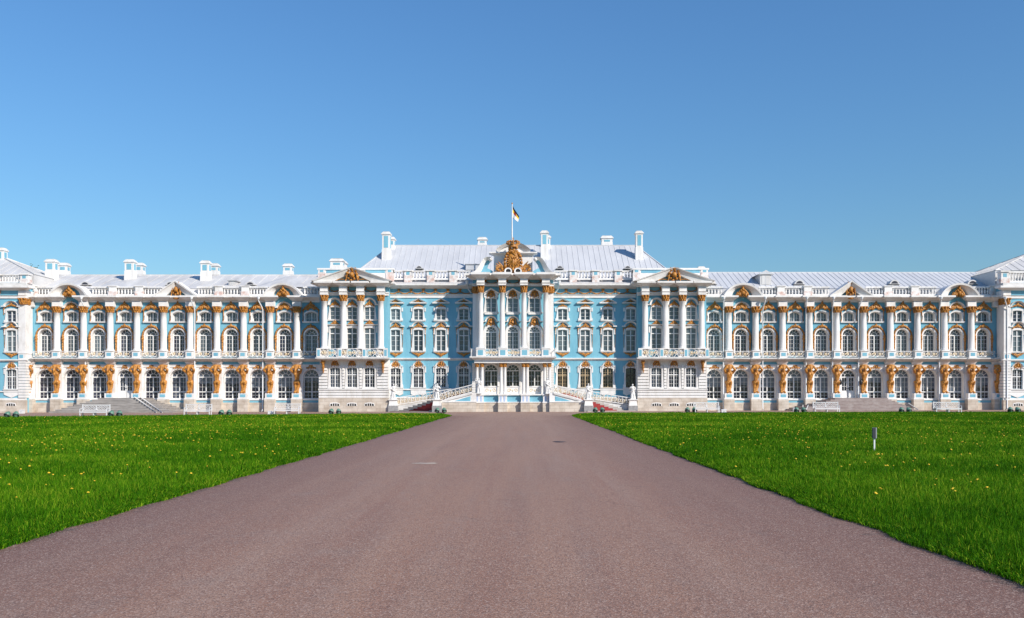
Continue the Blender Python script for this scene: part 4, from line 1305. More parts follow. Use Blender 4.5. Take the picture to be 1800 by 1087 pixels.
# the small roofs of the pavilions tie the attic to the main roof
for s in (-1, 1):
    m_ = MB(); a, b = sorted((s * abs(X(566, PY)), s * abs(X(682, PY))))
    m_.box(a, b, PY + .3, 4.5, zP(497) - .2, zP(492))
    m_.prism([(a, zP(492)), (b, zP(492)), ((a + b) / 2, zP(475))], PY + 1.6, 4.2)
    part('pavilion_roof', m_, [ROOFW])

# ---------------------------------------------------------------- end pavilions at the picture's edges
zE = lambda py: Z(py, EY)
def end_pavilion(s):
    xi = X(45, EY) if s < 0 else X(1764, EY)
    cxs = [X(20.6, EY), X(20.6, EY) - 3.3] if s < 0 else [X(1788, EY), X(1788, EY) + 3.3]
    xo = xi + s * 7.2
    xa, xb = sorted((xi, xo))
    order = sorted(cxs)
    mid = sum(order) / 2
    ed = [xa, mid, xb]
    wl = MB()
    for i, cx in enumerate(order):
        wall_holes(wl, ed[i], ed[i + 1], -.6, zE(497), EY, [(cx, .49, zE(684.5), 1.78, .10), (cx, .45, zE(618.5), 2.03, .05), (cx, .45, zE(566), 1.04, .05)], .16)
        W_RGR.at(cx, EY, zE(684.5)); W_RMID.at(cx, EY, zE(618.5)); W_EUP.at(cx, EY, zE(566))
    wl.box(xa + .003, xb - .003, EY + .3, 12, -.6, zE(497))
    wl.box(xa + .001, xa + .25, EY + .004, EY + .4, -.6, zE(497)); wl.box(xb - .25, xb - .001, EY + .004, EY + .4, -.6, zE(497))
    part('wall', wl, [BLUE])
    t = MB()
    t.frus(xa, xb, EY - .02, EY + .1, zE(636), zE(634), 0, .1); t.box(xa - .2, xb + .2, EY - .22, EY + .1, zE(634), zE(632))
    t.box(xa - .08, xb + .08, EY - .10, EY + .1, zE(689.5), zE(687.5))
    t.box(xa - .05, xb + .05, EY - .06, EY + .1, zE(703.5), zE(700))
    for cx in order: t.prism([(cx - .74, zE(690)), (cx - .74, zE(694)), (cx - .35, zE(697)), (cx, zE(699.5)), (cx + .35, zE(697)), (cx + .74, zE(694)), (cx + .74, zE(690))], EY - .07, EY + .05)
    t.box(xa, xb, EY - .10, EY + .2, zE(525), zE(521)); t.frus(xa, xb, EY - .10, EY + .2, zE(521.5), zE(519.8), 0, .1)
    t.frus(xa, xb, EY - .05, EY + .3, zE(511), zE(507), 0, .5); t.box(xa - .6, xb + .6, EY - .62, EY + .4, zE(507), zE(503.5))
    # corner pilaster and its rusticated base
    x0, x1 = (xi - .62, xi + .05) if s < 0 else (xi - .05, xi + .62)
    t.box(x0, x1, EY - .16, EY + 1.2, zE(632), zE(536)); t.box(x0 - .05, x1 + .05, EY - .2, EY + 1.2, zE(622), zE(620))
    t.box(x0 - .03, x1 + .03, EY - .14, EY + 1.2, zE(525), zE(511))
    z = zE(699.5)
    while z < zE(638): t.box(x0 - .02, x1 + .02, EY - .14, EY + 1.2, z, z + .24); z += .28
    t.box(x0 + .1, x1 - .2, EY - .17, EY, zE(630), zE(624), 1)
    part('belt_course', t, [TRIM, BLUE])
    for yy in (EY - .1, EY + .5): capital(.30, .62, 71).build('capital', GOLD, palace, ((x0 + x1) / 2 - s * .1, yy, zE(536)))
    pl = MB(); pl.box(xa - .08, xb + .08, EY - .16, EY + .2, -.6, zE(703.6)); part('plinth', pl, [STONE])
    for cx in order: W_BASE.at(cx, EY - .16, zE(714))
    o = MB(); o.merge(rosette(.5, .5, 93), (cxs[0] + s * 1.25, EY - .05, zE(513))); part('frieze_ornament', o, [GOLD])
    zb, zt = zE(497.5) , zE(482 if s < 0 else 477)
    pxs = [xi + s * .12, xi + s * 3.0, xi + s * 5.9]
    b = MB(); b.box(xa - .2, xb + .2, EY - .3, 12, zE(503.5) - .05, zb - .02); part('parapet_walk', b, [LEDGE])
    for p in pxs:
        q = MB(); h = zt - zb
        q.box(p - .42, p + .42, EY - .1, EY + .7, zb - .05, zb + h * .38, 1); q.box(p - .37, p + .37, EY - .05, EY + .65, zb + h * .38, zt - .08); q.box(p - .46, p + .46, EY - .16, EY + .75, zt - .08, zt + .05)
        q.box(p - .17, p + .17, EY - .07, EY + .3, zb + h * .5, zb + h * .8, 2); part('balustrade_post', q, [TRIM, WORN, BLUE])
    for u, v in zip(pxs, pxs[1:]):
        u, v = sorted((u, v)); part('balustrade', balustrade_mb(u + .45, v - .45, EY + .3, zb, zt), [TRIM])
    x_in = xi - s * .2
    xp = X(-8, 5.5) if s < 0 else X(1822, 5.5)
    half = abs(xp - x_in)
    er = hip_roof('roof', xp - half, xp + half, .2, 11.5, Z(482 if s < 0 else 475, 0), Z(450 if s < 0 else 443, 5.5), xp - .4, xp + .4, 5.6, ROOFW, .8)
    if s < 0: chimney(er, 2, 15, 437, 468, 5.0)
s = surround_plain(.45, 1.04, .05, .20, -.09, ear=.10, sill=True)
s.band(arch(.60, 1.52, .36, 12), arch(.60, 1.52, .36, 12, .13), -.10, -.26, .02)
s.box(-.92, -.58, -.24, .02, 1.44, 1.54); s.box(.58, .92, -.24, .02, 1.44, 1.54)
o_ = MB().merge(crest(1.05, .42, 95, .12), (0, 0, 1.42))
for q in (-1, 1):
    drop(o_, q * .74, 1.3, .7, .06, 96, .08); o_.tube([(q * .74, -.05, 1.28), (q * .4, -.05, 1.5)], .04, 5)
W_EUP = window('upper_arched_pediment_window', .45, 1.04, .05, .16, 2, 3, sur=s, orn=o_, glass=GLASSD)
end_pavilion(-1); end_pavilion(1)

# ---------------------------------------------------------------- downpipes
def downpipe(px, y, pt, pb, jog=0.0):
    d = MB(); x = X(px, y); zt = Z(pt, y)
    d.tube([(x - jog, y - .75, zt), (x - jog, y - .74, zt - .18), (x - jog * .4, y - .4, zt - .6), (x, y - .14, zt - 1.0), (x, y - .14, Z(pb + (pt - pb) * .45, y)), (x, y - .14, Z(pb, y) + .25), (x, y - .45, Z(pb, y) + .06)], .06, 6)
    d.lathe(x - jog, y - .75, [(.09, zt - .05), (.17, zt + .16), (.17, zt + .2)], 8)
    part('downpipe', d, [PIPEM])
for px, jog in ((151, .1), (343, .1), (462.5, .25)): downpipe(px, WY - .30, 527, 724, jog)
for px, jog in ((1271, .1), (1340, -.1), (1416, .1), (1462.5, .1), (1508, -.1), (1650, .1)): downpipe(px, WY - .30, 527, 722, jog)
downpipe(1769, EY - .05, 527, 722, .5)
for s in (-1, 1):
    d = MB(); x = s * abs(X(683.5, 0)) 
    d.tube([(x, -.15, zR(503)), (x, -.15, zR(600)), (x, -.15, zR(716))], .06, 6); part('downpipe', d, [PIPEM])
    d = MB(); xx = s * abs(X(822, 0)); zt = zR(501)
    d.tube([(xx, -.8, zt), (xx + s * -.1, -.5, zt - .5), (xx - s * .35, -.12, zt - .8)], .06, 6); d.lathe(xx, -.8, [(.08, zt - .05), (.2, zt + .3)], 8); part('downpipe', d, [PIPEM])
# ================================================================== STAIRS TO THE PORTICO
FY, RYs = -4.3, -1.25
def lerp(a, b, t): return a + (b - a) * t
def staircase(s, label):
    st = empty('curved_staircase', (0, 0, 0)); tag(st, label, 'staircase', 'curved stairs up to the portico')
    m = lambda px, y: s * abs(X(px, y) if px < 902 else 0)
    xF0, xF1 = m(770, FY), m(829.5, FY)
    xR0, xR1 = m(700, RYs), m(800, RYs)
    zt = Z(691, FY)
    g0 = gz(xF0)
    n = 12
    def line(t):      # one step edge: front point, rear point (the flight fans out towards the foot)
        return (lerp(xF0, xF1, t), FY + .12), (lerp(xR0, xR1, t), RYs)
    sb = MB()
    for i in range(n):
        (fx, fy), (rx, ry_) = line(i / n)
        z1 = g0 + (zt - g0) * (i + 1) / n
        e = .002 * i
        z0b = g0 - .4 if i == 0 else g0 + (zt - g0) * i / n - .02
        v = [(fx, fy + e, z0b), (rx, ry_ - e, z0b), (xR1 + s * -.3, ry_ - e, z0b), (xF1 + s * -.3, fy + e, z0b)]
        v += [(a, b, z1) for a, b, _ in v]
        f = [(0, 1, 2, 3), (7, 6, 5, 4), (0, 4, 5, 1), (1, 5, 6, 2), (2, 6, 7, 3), (3, 7, 4, 0)]
        sb.add(v, f)
    # landing against the block
    sb.box(*sorted((xF1 + s * .0, -s * -3.2 if False else s * 3.4)), FY + .14, -1.4, g0 - .4, zt - .003)
    sb.build('steps', [STEPM], st)
    # broad foot step
    ft = MB()
    a, b = sorted((m(688, -3.0), m(762, -3.0)))
    ft.add([(m(690, -1.0), -1.0, g0 - .2), (m(684, -3), -2.2, g0 - .2), (m(770, -5), -5.0, g0 - .2), (m(775, -4), -4.0, g0 - .2),
            (m(690, -1.0), -1.0, g0 + .07), (m(684, -3), -2.2, g0 + .07), (m(770, -5), -5.0, g0 + .07), (m(775, -4), -4.0, g0 + .07)],
           [(0, 3, 2, 1), (4, 5, 6, 7), (0, 1, 5, 4), (1, 2, 6, 5), (2, 3, 7, 6), (3, 0, 4, 7)])
    ft.build('foot_step', [REDSTONE], st)
    # front wall of the flight
    path = [(770, 711.5), (777, 706.5), (788, 702), (800, 698.7), (815, 695), (830, 691)]
    fp = [(s * abs(X(px, FY)), Z(py, FY)) for px, py in path]
    sw = MB()
    zpl = Z(706.8, FY)
    sw.prism([(fp[0][0], g0 - .4)] + fp + [(s * 3.4, fp[-1][1]), (s * 3.4, g0 - .4)], FY, FY + .1, 0)
    sw.prism([(fp[1][0], g0 - .4), (fp[1][0], zpl)] + [(s * 3.4, zpl), (s * 3.4, g0 - .4)], FY - .06, FY + .02, 2)
    sw.box(*sorted((fp[1][0], s * 3.4)), FY - .10, FY + .02, zpl - .04, zpl + .07, 0)
    bp = [(s * abs(X(px, FY)), Z(py, FY)) for px, py in ((799, 705.4), (827, 705.4), (827, 696.8), (815, 700.2))]
    sw.prism(bp, FY - .03, FY + .01, 1)
    for (xa_, za), (xb_, zb_) in zip(fp, fp[1:]):
        sw.prism([(xa_, za - .12), (xa_, za + .06), (xb_, zb_ + .06), (xb_, zb_ - .12)], FY - .09, FY + .14, 3)
    sw.build('side_wall', [TRIM, BLUE, STONE, LEDGE], st)
    # balustrades: front one curved, rear one straight
    def rail(pts, y, name):
        b = MB(); hgt = .80
        for (xa_, za), (xb_, zb_) in zip(pts, pts[1:]):
            for z0, z1 in ((.06, .13), (hgt - .07, hgt)):
                b.prism([(xa_, za + z0), (xa_, za + z1), (xb_, zb_ + z1), (xb_, zb_ + z0)], y - .045, y + .045)
            L = abs(xb_ - xa_); k = max(1, round(L / .34))
            for i in range(k):
                t0, t1 = i / k, (i + 1) / k
                x0, x1 = lerp(xa_, xb_, t0), lerp(xa_, xb_, t1); z0, z1 = lerp(za, zb_, t0), lerp(za, zb_, t1)
                b.box(min(x0, x0 + .03), max(x0, x0 + .03), y - .03, y + .03, z0 + .1, z0 + hgt - .05)
                xm, zm = (x0 + x1) / 2, (z0 + z1) / 2 + hgt * .47
                sg = 1 if x1 > x0 else -1
                dz = (z1 - z0) / max(abs(x1 - x0), .01) * sg
                for q in (-1, 1):
                    pts_ = []
                    for j in range(9):
                        a = j / 8 * 2 * PI
                        rx_, rz_ = .075, .16
                        xx = xm + q * .075 + rx_ * math.cos(a)
                        pts_.append((xx, y, zm + (xx - xm) * dz + rz_ * math.sin(a)))
                    b.tube(pts_, .022, 4, 0 if q < 0 else 1)
                b.blob((xm, y - .02, zm), (.05, .04, .07), None, 1)
                b.tube([(x0, y, z0 + .15), (xm, y, zm), (x1, y, z1 + .15)], .018, 4, 1)
                b.tube([(x0, y, z0 + hgt - .1), (xm, y, zm), (x1, y, z1 + hgt - .1)], .018, 4, 0)
        return b.build(name, [TRIM, GILTWHITE], st)
    rail(fp[:], FY + .02, 'balustrade')
    rp = [(s * abs(X(px, RYs)), Z(py, RYs)) for px, py in ((697, 713.5), (730, 708.5), (762, 703), (800, 697), (830, 692))]
    rail(rp, RYs - .08, 'balustrade')
    rw = MB(); rw.prism([(rp[0][0], g0 - .3)] + rp + [(rp[-1][0], g0 - .3)], RYs - .03, RYs + .12); rw.build('rear_wall', [LEDGE], st)
    # pedestals
    for px, y in ((768.5, FY - .05), (691.5, RYs - .3)):
        p = MB(); x = s * abs(X(px, y)); zt_ = Z(702.3, y); zm = Z(713.3, y)
        p.box(x - .44, x + .44, y - .44, y + .44, g0 - .3, zm, 1)
        p.frus(x - .40, x + .40, y - .40, y + .40, zm, zt_ - .14, 0, -.06, 0, back=True)
        p.frus(x - .34, x + .34, y - .34, y + .34, zt_ - .14, zt_ - .07, 0, .08, 0, back=True)
        p.box(x - .44, x + .44, y - .44, y + .44, zt_ - .07, zt_)
        p.build('pedestal', [TRIM, PEDST], st)
    # carpet runner following the steps, a thing of its own
    c = MB()
    for i in range(n):
        za = g0 + (zt - g0) * i / n + (.004 if i else .0); zb_ = g0 + (zt - g0) * (i + 1) / n + .006
        def P(t, w): 
            (fx, fy), (rx, ry_) = line(t); return lerp(fx, rx, w), lerp(fy, ry_, w)
        w0, w1 = .22, .72
        a0, a1 = P(i / n, w0), P(i / n, w1)
        b0, b1 = P(min(1, (i + 1) / n), w0), P(min(1, (i + 1) / n), w1)
        o = -s * .012
        o = s * .012
        c.add([(a0[0] + o, a0[1], za), (a1[0] + o, a1[1], za), (a1[0] + o, a1[1], zb_), (a0[0] + o, a0[1], zb_)], [(0, 1, 2, 3) if s < 0 else (3, 2, 1, 0)])
        c.add([(a0[0] + o, a0[1], zb_), (a1[0] + o, a1[1], zb_), (b1[0] + o, b1[1], zb_), (b0[0] + o, b0[1], zb_)], [(0, 1, 2, 3) if s < 0 else (3, 2, 1, 0)])
    co = c.build('carpet', CARPET)
    tag(co, 'red carpet running up the curved stairs left of the portico' if s < 0 else 'red carpet running up the curved stairs right of the portico', 'carpet', 'red carpets on the curved stairs')
    return st
staircase(-1, 'curved stairs with gilded railing left of the portico')
staircase(1, 'curved stairs with gilded railing right of the portico')

# ---------------------------------------------------------------- marble statues
def statue_mesh(kind):
    r = random.Random(100 + kind)
    lean = (.05, -.04, .03)[kind]
    P = [(0, 0, .72, .16, .13), (lean, 0, .90, .125, .10), (lean, -.02, 1.06, .155, .115), (lean * .6, 0, 1.18, .14, .09), (lean * .4, -.01, 1.25, .05, .05),
         (lean * .3, -.03, 1.36, .072, .082), (lean * .3, -.02, 1.43, .06, .065),
         (-.10, 0, .45, .135, .13), (-.10, .02, .10, .13, .13), (.09, -.05, .45, .11, .11), (.10, -.06, .10, .11, .12)]
    E = [(0, 1), (1, 2), (2, 3), (3, 4), (4, 5), (5, 6), (0, 7), (7, 8), (0, 9), (9, 10)]
    def limb(pts):
        i0 = 3
        for p in pts:
            P.append(p); E.append((i0, len(P) - 1)); i0 = len(P) - 1
    if kind == 0:
        limb([(-.20, 0, 1.14, .06), (-.30, -.05, .98, .045), (-.16, -.17, .96, .036), (-.10, -.19, 1.0, .03)])
        limb([(.22, 0, 1.16, .06), (.36, -.04, 1.26, .045), (.30, -.10, 1.40, .036), (.25, -.1, 1.46, .03)])
    elif kind == 1:
        limb([(-.20, 0, 1.14, .06), (-.26, .02, .93, .045), (-.25, -.05, .74, .036), (-.24, -.07, .67, .032)])
        limb([(.21, 0, 1.14, .06), (.27, .0, .93, .045), (.18, -.12, .80, .036), (.12, -.15, .80, .03)])
    else:
        limb([(-.21, 0, 1.14, .06), (-.29, -.02, .96, .045), (-.30, -.08, .80, .036), (-.29, -.1, .74, .03)])
        limb([(.20, 0, 1.15, .06), (.30, -.04, 1.02, .045), (.18, -.15, 1.08, .036), (.10, -.15, 1.12, .03)])
    body = flesh(P, E)
    b = MB(); rr_ = random.Random(7 + kind)
    b.box(-.24, .24, -.26, .26, -.001, .07)
    for i in range(11):      # gathered cloth hanging to the base
        t = i / 10
        b.blob(((-.19 if kind != 1 else .19) + .04 * math.sin(4 * t), .03, .98 - .92 * t), (.08 + .03 * t, .10, .09), rr_)
    b.tube([(-.17, -.10, .98), (.0, -.15, .82), (.17, -.09, .74), (.19, .05, .70)], [.05, .07, .07, .05], 6)
    l = lean * .3
    b.blob((l, -.105, 1.365), (.014, .022, .022)); b.blob((l, -.02, 1.42), (.085, .09, .06), rr_); b.blob((l, .05, 1.385), (.055, .055, .055), rr_)
    return fuse('statue', [body, b], .016, MARBLE)
SM = [statue_mesh(k) for k in range(3)]
def statue(k, x, y, z, rz, label, mirror=1):
    o = bpy.data.objects.new('statue', SM[k]); COL.objects.link(o)
    o.location = (x, y, z); o.rotation_euler.z = rz; o.scale = (mirror, 1, 1)
    tag(o, label, 'statue', 'white marble statues along the stairs')
    return o
zped = lambda y: Z(702.3, y)
statue(0, X(691.5, RYs - .3), RYs - .3, zped(RYs - .3), .3, 'white statue with raised arm on the outer pedestal left of the stairs')
statue(2, X(768.5, FY - .05), FY - .05, zped(FY), .15, 'white draped statue between the left stair rails, beside the green floodlights')
statue(0, X(842, CY - 2.0), CY - 2.0, Z(692.6, CY - 2.0), -.2, 'white statue on the podium before the leftmost paired portico columns', -1)
statue(1, X(962.5, CY - 2.0), CY - 2.0, Z(692.6, CY - 2.0), .2, 'white statue on the podium before the rightmost paired portico columns')
statue(1, -X(768.5, FY - .05), FY - .05, zped(FY), .2, 'slim white statue between the right stair rails, beside the red carpet')
statue(2, -X(691.5, RYs - .3), RYs - .3, zped(RYs - .3), -.1, 'white nude statue on the outer pedestal right of the stairs', -1)

# ---------------------------------------------------------------- wide stone steps of the wings
def wide_steps(base, top, label, m, nstep=9):
    st = empty('stone_steps'); tag(st, label, 'steps', 'wide stone steps up to the wing doors')
    yb0, yt0 = -4.4, -1.9
    xb0, xb1 = X(base[0], yb0), X(base[1], yb0); xt0, xt1 = X(top[0], yt0), X(top[1], yt0)
    zt = Z(699.8, yt0); z0 = gz((xb0 + xb1) / 2)
    b = MB()
    for i in range(nstep):
        t = i / (nstep - 1)
        x0, x1, y = lerp(xb0, xt0, t), lerp(xb1, xt1, t), lerp(yb0, yt0, t)
        za = z0 - .3 if i == 0 else z0 + (zt - z0) * i / nstep - .03
        zb_ = z0 + (zt - z0) * (i + 1) / nstep
        b.box(x0, x1, y, WY - .1 + .001 * i, za, zb_ - .05); b.box(x0 - .03, x1 + .03, y - .03, WY - .1, zb_ - .05, zb_)
    b.build('flight', [m], st)
    return st, (xb0, xb1, xt0, xt1, yb0, yt0, z0, zt)
sl, q = wide_steps((86, 303), (172, 255), 'wide grey stone steps before the left wing door', STEPM)
rp = MB()
for dx in (0, .55):
    rp.tube([(X(276, -4.4) + dx, -4.55, q[6] + .05), (X(237, -1.9) + dx, -1.95, q[7] + .08)], .06, 4)
rp.build('ramp_rail', [LEDGE], sl)
sr, q = wide_steps((1404, 1611), (1468, 1561), 'wide reddish stone steps before the right wing door', REDSTONE)
rp = MB()
for dx in (0, .5): rp.tube([(X(1410, -4.4) + dx * .6, -4.55, q[6] + .05), (X(1416, -4.4) + dx, -3.6, q[6] + .55)], .05, 4)
rp.build('ramp_rail', [LEDGE], sr); rp = MB()
rp.tube([(X(1607, -3.4), -4.3, q[6] + .1), (X(1600, -3.4), -3.0, q[6] + .7)], .05, 4)
rp.build('ramp_rail', [LEDGE], sr)

# ---------------------------------------------------------------- benches, floodlights, boxes
def make_bench():
    b = empty('park_bench'); W = 1.0
    s = MB()
    for k in range(4): s.box(-W, W, -.22 + .12 * k, -.13 + .12 * k, .42, .455)
    s.box(-W, W, -.25, -.22, .36, .455)
    s.build('seat', BENCHW, b)
    k = MB()
    k.box(-W, W, .27, .31, .92, .97); k.box(-W, W, .27, .31, .52, .56); k.box(-.025, .025, .27, .31, .52, .94)
    for x in (-W, W): k.box(x - .03, x + .03, .26, .32, .42, 1.0)
    for h in (-1, 1):
        c0 = h * W / 2
        for i in range(5):
            xc = c0 + (i - 2) * .19
            for g in (-1, 1):
                pts = [(xc + .085 * math.cos(a) * (1 - .03 * j), .29, .74 + g * .085 + .085 * math.sin(a) * (1 - .03 * j)) for j, a in enumerate([t * .6 for t in range(11)])]
                k.tube(pts, .013, 4)
        k.tube([(c0 - .47, .29, .56), (c0 - .2, .29, .90), (c0, .29, .62), (c0 + .2, .29, .90), (c0 + .47, .29, .56)], .013, 4)
    k.build('backrest', BENCHW, b)
    for x in (-W + .03, W - .03):
        for y in (-.2, .26): MB().box(x - .03, x + .03, y - .03, y + .03, -.02, .42).build('leg', BENCHW, b)
        a = MB(); a.tube([(x, .28, .66), (x, .0, .68), (x, -.22, .66), (x, -.24, .44)], .025, 5); a.build('armrest', BENCHW, b)
    MB().box(-.03, .03, -.2, .26, .1, .42).build('leg', BENCHW, b)
    return b
BENCH = Proto(make_bench())
def gdist(py, x):   # y of the ground point seen at that picture height
    return FPX * (CH - gz(x)) / (py - HY) - D
for px, py, lab in ((167.5, 734, 'white bench with scrolled back in front of the wide grey steps'),
                    (347, 731.5, 'white bench with open scrolled back, second from the left edge'),
                    (504, 730, 'white bench on the left beside a small white box, third from the left edge'),
                    (1242, 727.5, 'white bench with its low seat in front of the first right wing windows'),
                    (1451.5, 727.2, 'white lattice bench in front of the reddish stone steps'),
                    (1664.5, 727.6, 'white bench nearest the right end of the palace front')):
    x = X(px, -20); y = gdist(py, x); x = X(px, y); y = gdist(py, x)
    b = BENCH.at(x, y, gz(x)); b.scale = (1.0, 1, .95)
    tag(b, lab, 'bench', 'white benches along the forecourt')

def make_flood():
    f = empty('globe_floodlight')
    for s_ in (-1, 1):
        h = MB()
        h.lathe(0, 0, [(.001, -.2), (.12, -.17), (.19, -.07), (.205, .02), (.17, .12), (.10, .185), (.001, .205)], 14)
        h.lathe(0, 0, [(.10, .185), (.10, .23), (.06, .25)], 10)
        o = h.build('lamp_head', GREENM, f, (s_ * .29, 0, .30)); o.rotation_euler = (-.7, 0, s_ * .3)
        l = MB(); l.lathe(0, 0, [(.155, -.13), (.15, -.16), (.001, -.17)], 12); l.lathe(0, 0, [(.20, -.06), (.215, -.09), (.20, -.12)], 14)
        l.build('lens', BLACKM, o)
    b = MB(); b.box(-.32, .32, -.05, .05, .02, .07); b.box(-.12, .12, -.1, .1, -.05, .13); b.tube([(-.29, 0, .05), (-.29, .0, .2)], .03, 6); b.tube([(.29, 0, .05), (.29, .0, .2)], .03, 6)
    b.build('bracket', BLACKM, f)
    return f
FL = Proto(make_flood())
for px, py, lab in ((26, 737, 'pair of green globe floodlights at the far left end of the lawn edge'),
                    (205, 735, 'pair of green globe floodlights right of the bench before the grey steps'),
                    (396.5, 733, 'pair of green globe floodlights right of the open scrolled bench'),
                    (588.5, 730.5, 'pair of green globe floodlights below the left pavilion with balcony'),
                    (774.5, 728, 'pair of green globe floodlights by the statue left of the path'),
                    (1052.5, 727.5, 'pair of green globe floodlights by the red carpet right of the path'),
                    (1214, 727.5, 'pair of green globe floodlights below the right pavilion with balcony'),
                    (1405.5, 727.8, 'pair of green globe floodlights left of the reddish steps'),
                    (1590, 728, 'pair of green globe floodlights right of the reddish steps'),
                    (1781.5, 727.8, 'pair of green globe floodlights at the far right end of the lawn edge')):
    x = X(px, -20); y = gdist(py, x); x = X(px, y); y = gdist(py, x)
    o = FL.at(x, y, gz(x)); tag(o, lab, 'floodlight', 'twin green floodlights along the lawn edge')
def make_box():
    b = empty('utility_box')
    m = MB(); m.box(-.2, .2, -.15, .15, 0, .3); m.build('body', BENCHW, b)
    m = MB(); m.frus(-.2, .2, -.15, .15, .3, .335, .03, 0, back=True); m.build('lid', PIPEM, b)
    m = MB(); m.box(-.03, .03, -.165, -.15, .14, .18); m.build('latch', DARKM, b)
    return b
UB = Proto(make_box())
for px, py, lab in ((38.5, 727, 'small white box behind the leftmost green floodlights'), (476, 730, 'small white box at the left end of a bench on the left lawn edge'),
                    (1272, 727, 'small white box right of the bench before the right wing'), (1398, 724, 'small white box behind the floodlights by the reddish steps')):
    x = X(px, -15); y = gdist(py, x); x = X(px, y)
    o = UB.at(x, y, gz(x)); tag(o, lab, 'box', 'white utility boxes')

# ---------------------------------------------------------------- flag, sign
yF = CY + .9
fp_ = empty('flagpole', (X(900.2, yF), yF, 0)); tag(fp_, 'slim white flagpole rising behind the gilded crown', 'flagpole')
p = MB(); p.lathe(0, 0, [(.075, Z(446, yF)), (.06, Z(410, yF)), (.04, Z(359, yF))], 8); p.build('pole', TRIM, fp_)
p = MB(); p.blob((0, 0, Z(358, yF)), (.07, .07, .09)); p.build('finial', GOLD, fp_)
fm = MB(); nu, nv = 16, 14
zt, zb = Z(361.5, yF), Z(383, yF)
vs = []
for j in range(nv + 1):
    v = j / nv
    for i in range(nu + 1):
        u = i / nu
        hx = .05 + u * .62 * (1 - .25 * v) * (u ** .35 if u > 0 else 0)
        zz = lerp(zt, zb, v) - 1.02 * u ** 1.1 * (1 - .72 * v)
        vs.append((hx + .05 * v * u, .16 * math.sin(7 * u + 2 * v) * u, zz - .12 * u * v))
o_ = len(fm.v); fm.v.extend(vs)
for j in range(nv):
    for i in range(nu):
        a = j * (nu + 1) + i
        mi = 0 if j < nv * .26 else (1 if j < nv * .56 else 2)
        u, v = (i + .5) / nu, (j + .5) / nv
        if ((u - .5) / .2) ** 2 + ((v - .45) / .15) ** 2 < 1: mi = 3
        fm.f.append((a, a + 1, a + nu + 2, a + nu + 1)); fm.m.append(mi); fm.s.append(True)
fo = fm.build('flag', [FLAGK, FLAGY, FLAGW, FLAGR], None, (X(900.4, yF), yF, 0))
sol = fo.modifiers.new('thick', 'SOLIDIFY'); sol.thickness = .01
tag(fo, 'limp black, yellow and white flag drooping from the roof pole', 'flag')

sx = X(1537, gdist(800, 10) ); sy = gdist(800, sx) ; sx = X(1537, sy)
sg = empty('lawn_sign', (sx, sy, gz(sx)))
tag(sg, 'small dark grey sign plate on a white stake in the right lawn', 'sign')
k = K(sy); hz = lambda py: CH + (HY - py) * k - gz(sx)
p = MB(); p.box(-.017, .017, -.012, .012, -.05, hz(769)); p.build('stake', PIPEM, sg)
p = MB(); w = 3.3 * k
p.box(-w - .01, w - .03, -.045, -.015, hz(770.5), hz(752.3)); p.build('plate', DARKM, sg)
p = MB(); p.box(w - .031, w - .006, -.05, .005, hz(770.7), hz(752)); p.box(-w - .015, w - .03, -.018, -.012, hz(770.7), hz(752)); p.build('plate_edge', mat('grey_sign_edge', (.32, .33, .33), .5), sg)

